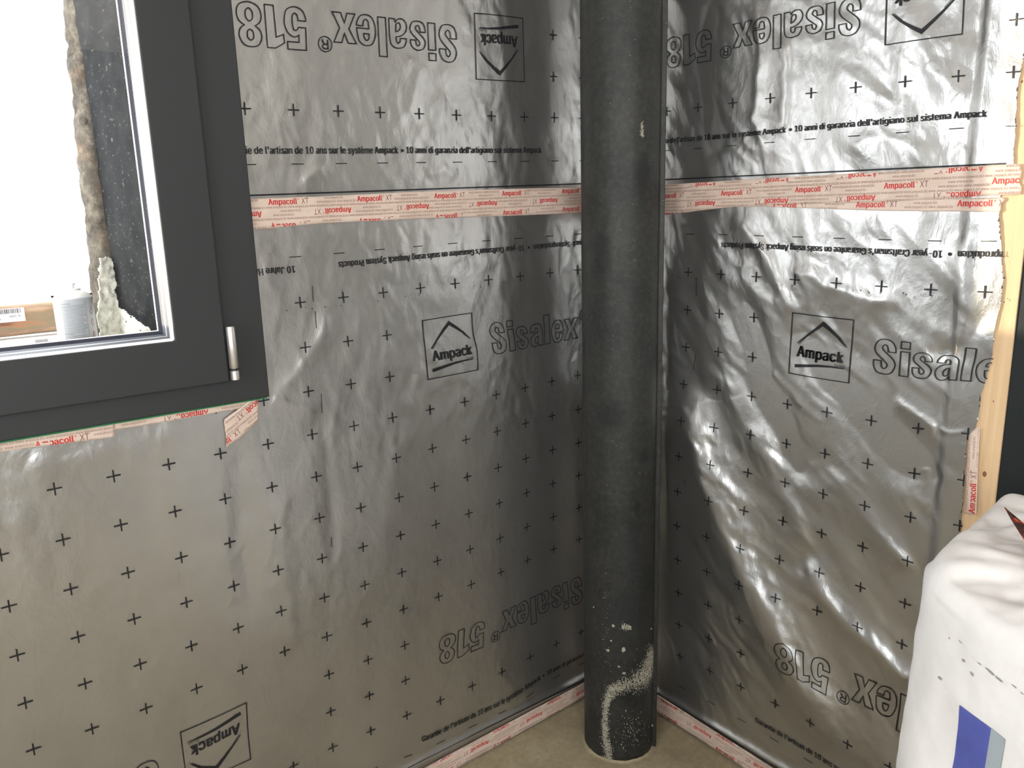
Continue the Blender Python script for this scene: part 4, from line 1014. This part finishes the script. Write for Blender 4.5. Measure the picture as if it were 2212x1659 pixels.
def prof(v):
    """v 0..1 side, 1..2 top -> (scale, z)"""
    if v < 1:
        z = v*(TOP-.055); k = .97+.05*math.sin(math.pi*min(1, z/1.0))**.7; return k, z
    q = (v-1)
    if q < .25:
        a = q/.25*math.pi/2; k0 = .97+.05*math.sin(math.pi*.945)**.7; return k0-.13*(1-math.cos(a)), TOP-.055+.055*math.sin(a)
    k0 = .97+.05*math.sin(math.pi*.945)**.7-.13; t_ = (q-.25)/.75; return k0*(1-t_)+.001, TOP+.018*math.sin(t_*math.pi/2)
def bagp(i, v, off=0.0):
    k, z = prof(v); p_ = BC+(RP[i % NB]-BC)*k; d = (RP[i % NB]-BC); d = d/np.linalg.norm(d)
    x, y = p_
    if v < 1.1:
        n_ = .010*mnoise.noise((x*5, y*5, z*3))+.006*mnoise.noise((x*9+z*6, y*9, z*4+4))+.0022*mnoise.noise((x*30, y*30, z*22))
        n_ *= min(1, z/.1)
        return (x+d[0]*(n_+off), y+d[1]*(n_+off), z)
    w_ = min(1, (v-1.1)/.2)
    n_ = .016*mnoise.noise((x*8, y*8, 2.2))+.011*abs(mnoise.noise((x*14+y*5, y*15, 5)))+.004*mnoise.noise((x*34, y*34, 7))
    return (x+d[0]*off, y+d[1]*off, z+w_*n_)
vs = list(np.linspace(0, 1, 110)[:-1])+list(np.linspace(1, 2, 60))
V = [bagp(i, v) for v in vs for i in range(NB)]
F = [(j*NB+i, j*NB+(i+1) % NB, (j+1)*NB+(i+1) % NB, (j+1)*NB+i) for j in range(len(vs)-1) for i in range(NB)]
F.append(tuple(range(NB))[::-1])
sack = mesh_obj('white_sack', V, F, BAG, None, True); tag(sack, 'large full white woven sack with a blue and grey print at the right edge', 'sack')
def side_st(px, py, off=.0):
    """pixel -> (position along A-D side in metres from A, z)"""
    n_ = np.array([-(D_-A_)[1], (D_-A_)[0]]); n_ = n_/np.linalg.norm(n_); d = ray(px, py); t_ = ((A_-CAM[:2])@n_)/(d[:2]@n_); p_ = CAM+d*t_
    return float((p_[:2]-A_)@((D_-A_)/np.linalg.norm(D_-A_))), float(p_[2])
ud = (D_-A_)/np.linalg.norm(D_-A_)
RS = (RP-A_)@ud; nrm = np.array([-ud[1], ud[0]]); RD = np.abs((RP-A_)@nrm)
side_idx = [i for i in range(NB) if RD[i] < .03]
side_idx.sort(key=lambda i: RS[i]); sRS = np.array([RS[i] for i in side_idx])
def sackface(s, z, off):
    # find v for z, index for s (linear interpolation between perimeter samples)
    v = z/(TOP-.055); j = int(np.clip(np.searchsorted(sRS, s), 1, len(sRS)-1)); q = (s-sRS[j-1])/(sRS[j]-sRS[j-1]+1e-9)
    p0 = np.array(bagp(side_idx[j-1], v, off)); p1 = np.array(bagp(side_idx[j], v, off)); return p0+(p1-p0)*q
def sackpatch(name, mat, poly, off=.0015):
    P = [side_st(*p_) for p_ in poly]; n = 14; V = []; F = []
    (a, b_, c, d) = [np.array(p_) for p_ in P]           # top left, top right, bottom right, bottom left
    for i in range(n+1):
        for j in range(n+1):
            x, y = i/n, j/n; q = (a*(1-x)+b_*x)*(1-y)+(d*(1-x)+c*x)*y; V.append(sackface(q[0], q[1], off))
    F = [(i*(n+1)+j, (i+1)*(n+1)+j, (i+1)*(n+1)+j+1, i*(n+1)+j+1) for i in range(n) for j in range(n)]
    return mesh_obj(name, V, F, mat, sack, True)
sackpatch('blue_print', BAGBLUE, [(2071, 1523), (2137, 1576), (2120, 1700), (2046, 1700)])
sackpatch('grey_print', BAGGREY, [(2137, 1576), (2168, 1600), (2154, 1700), (2120, 1700)])
rnd = random.Random(2)
for k, (px, py, r_) in enumerate(((2070, 1371, .003), (2076, 1427, .0028), (2095, 1455, .0035), (2028, 1464, .004), (2135, 1445, .006), (2155, 1462, .006), (2112, 1433, .003), (2189, 1462, .004), (2205, 1480, .003), (2043, 1379, .002))):
    s0, z0 = side_st(px, py); n = 9; V = []
    for i in range(n):
        t_ = 2*math.pi*i/n; q = r_*rnd.uniform(.5, 1.3); V.append(sackface(s0+q*1.2*math.cos(t_), z0+q*.6*math.sin(t_), .0016))
    mesh_obj('dirt_spot', V, [tuple(range(n))], DIRT, sack)

# ------------------------------------------------------------------ rusty blade on the sack
tip = UF(2170, 1096, 1.058); mid = UF(2212, 1144, 1.046); 
ax = Vector(mid-tip).normalized(); side = ax.cross(Vector((0, 0, 1))).normalized(); nrm3 = side.cross(ax).normalized()
tr_ = thing('pointing_trowel', 'rusty pointed steel blade with red paint lying on top of the white sack', 'trowel', tuple(tip))
V = []; F = []
stations = [(0, .0006, .0006), (.010, .0022, .0012), (.03, .0058, .0018), (.06, .0098, .002), (.09, .013, .002), (.115, .009, .002), (.125, .006, .003)]
for s_, w_, h_ in stations:
    c = Vector(tip)+ax*s_
    V += [c+side*w_, c+nrm3*h_, c-side*w_, c-nrm3*h_]
for j in range(len(stations)-1):
    for i in range(4): F.append((j*4+i, j*4+(i+1) % 4, (j+1)*4+(i+1) % 4, (j+1)*4+i))
F += [(3, 2, 1, 0), tuple(len(V)-4+i for i in range(4))]
mesh_obj('blade', V, F, RUST, tr_)
Mh = Matrix.Translation(Vector(tip)+ax*.12) @ ax.to_track_quat('Z', 'Y').to_matrix().to_4x4()
b = MB(); b.lathe([(.004, 0), (.004, .03)], 12, Mh); b.build('tang', RUST, tr_, True)
b = MB(); b.lathe([(.011, .028), (.014, .036), (.013, .08), (.015, .12), (.010, .135)], 20, Mh); b.build('handle', WOOD, tr_, True)
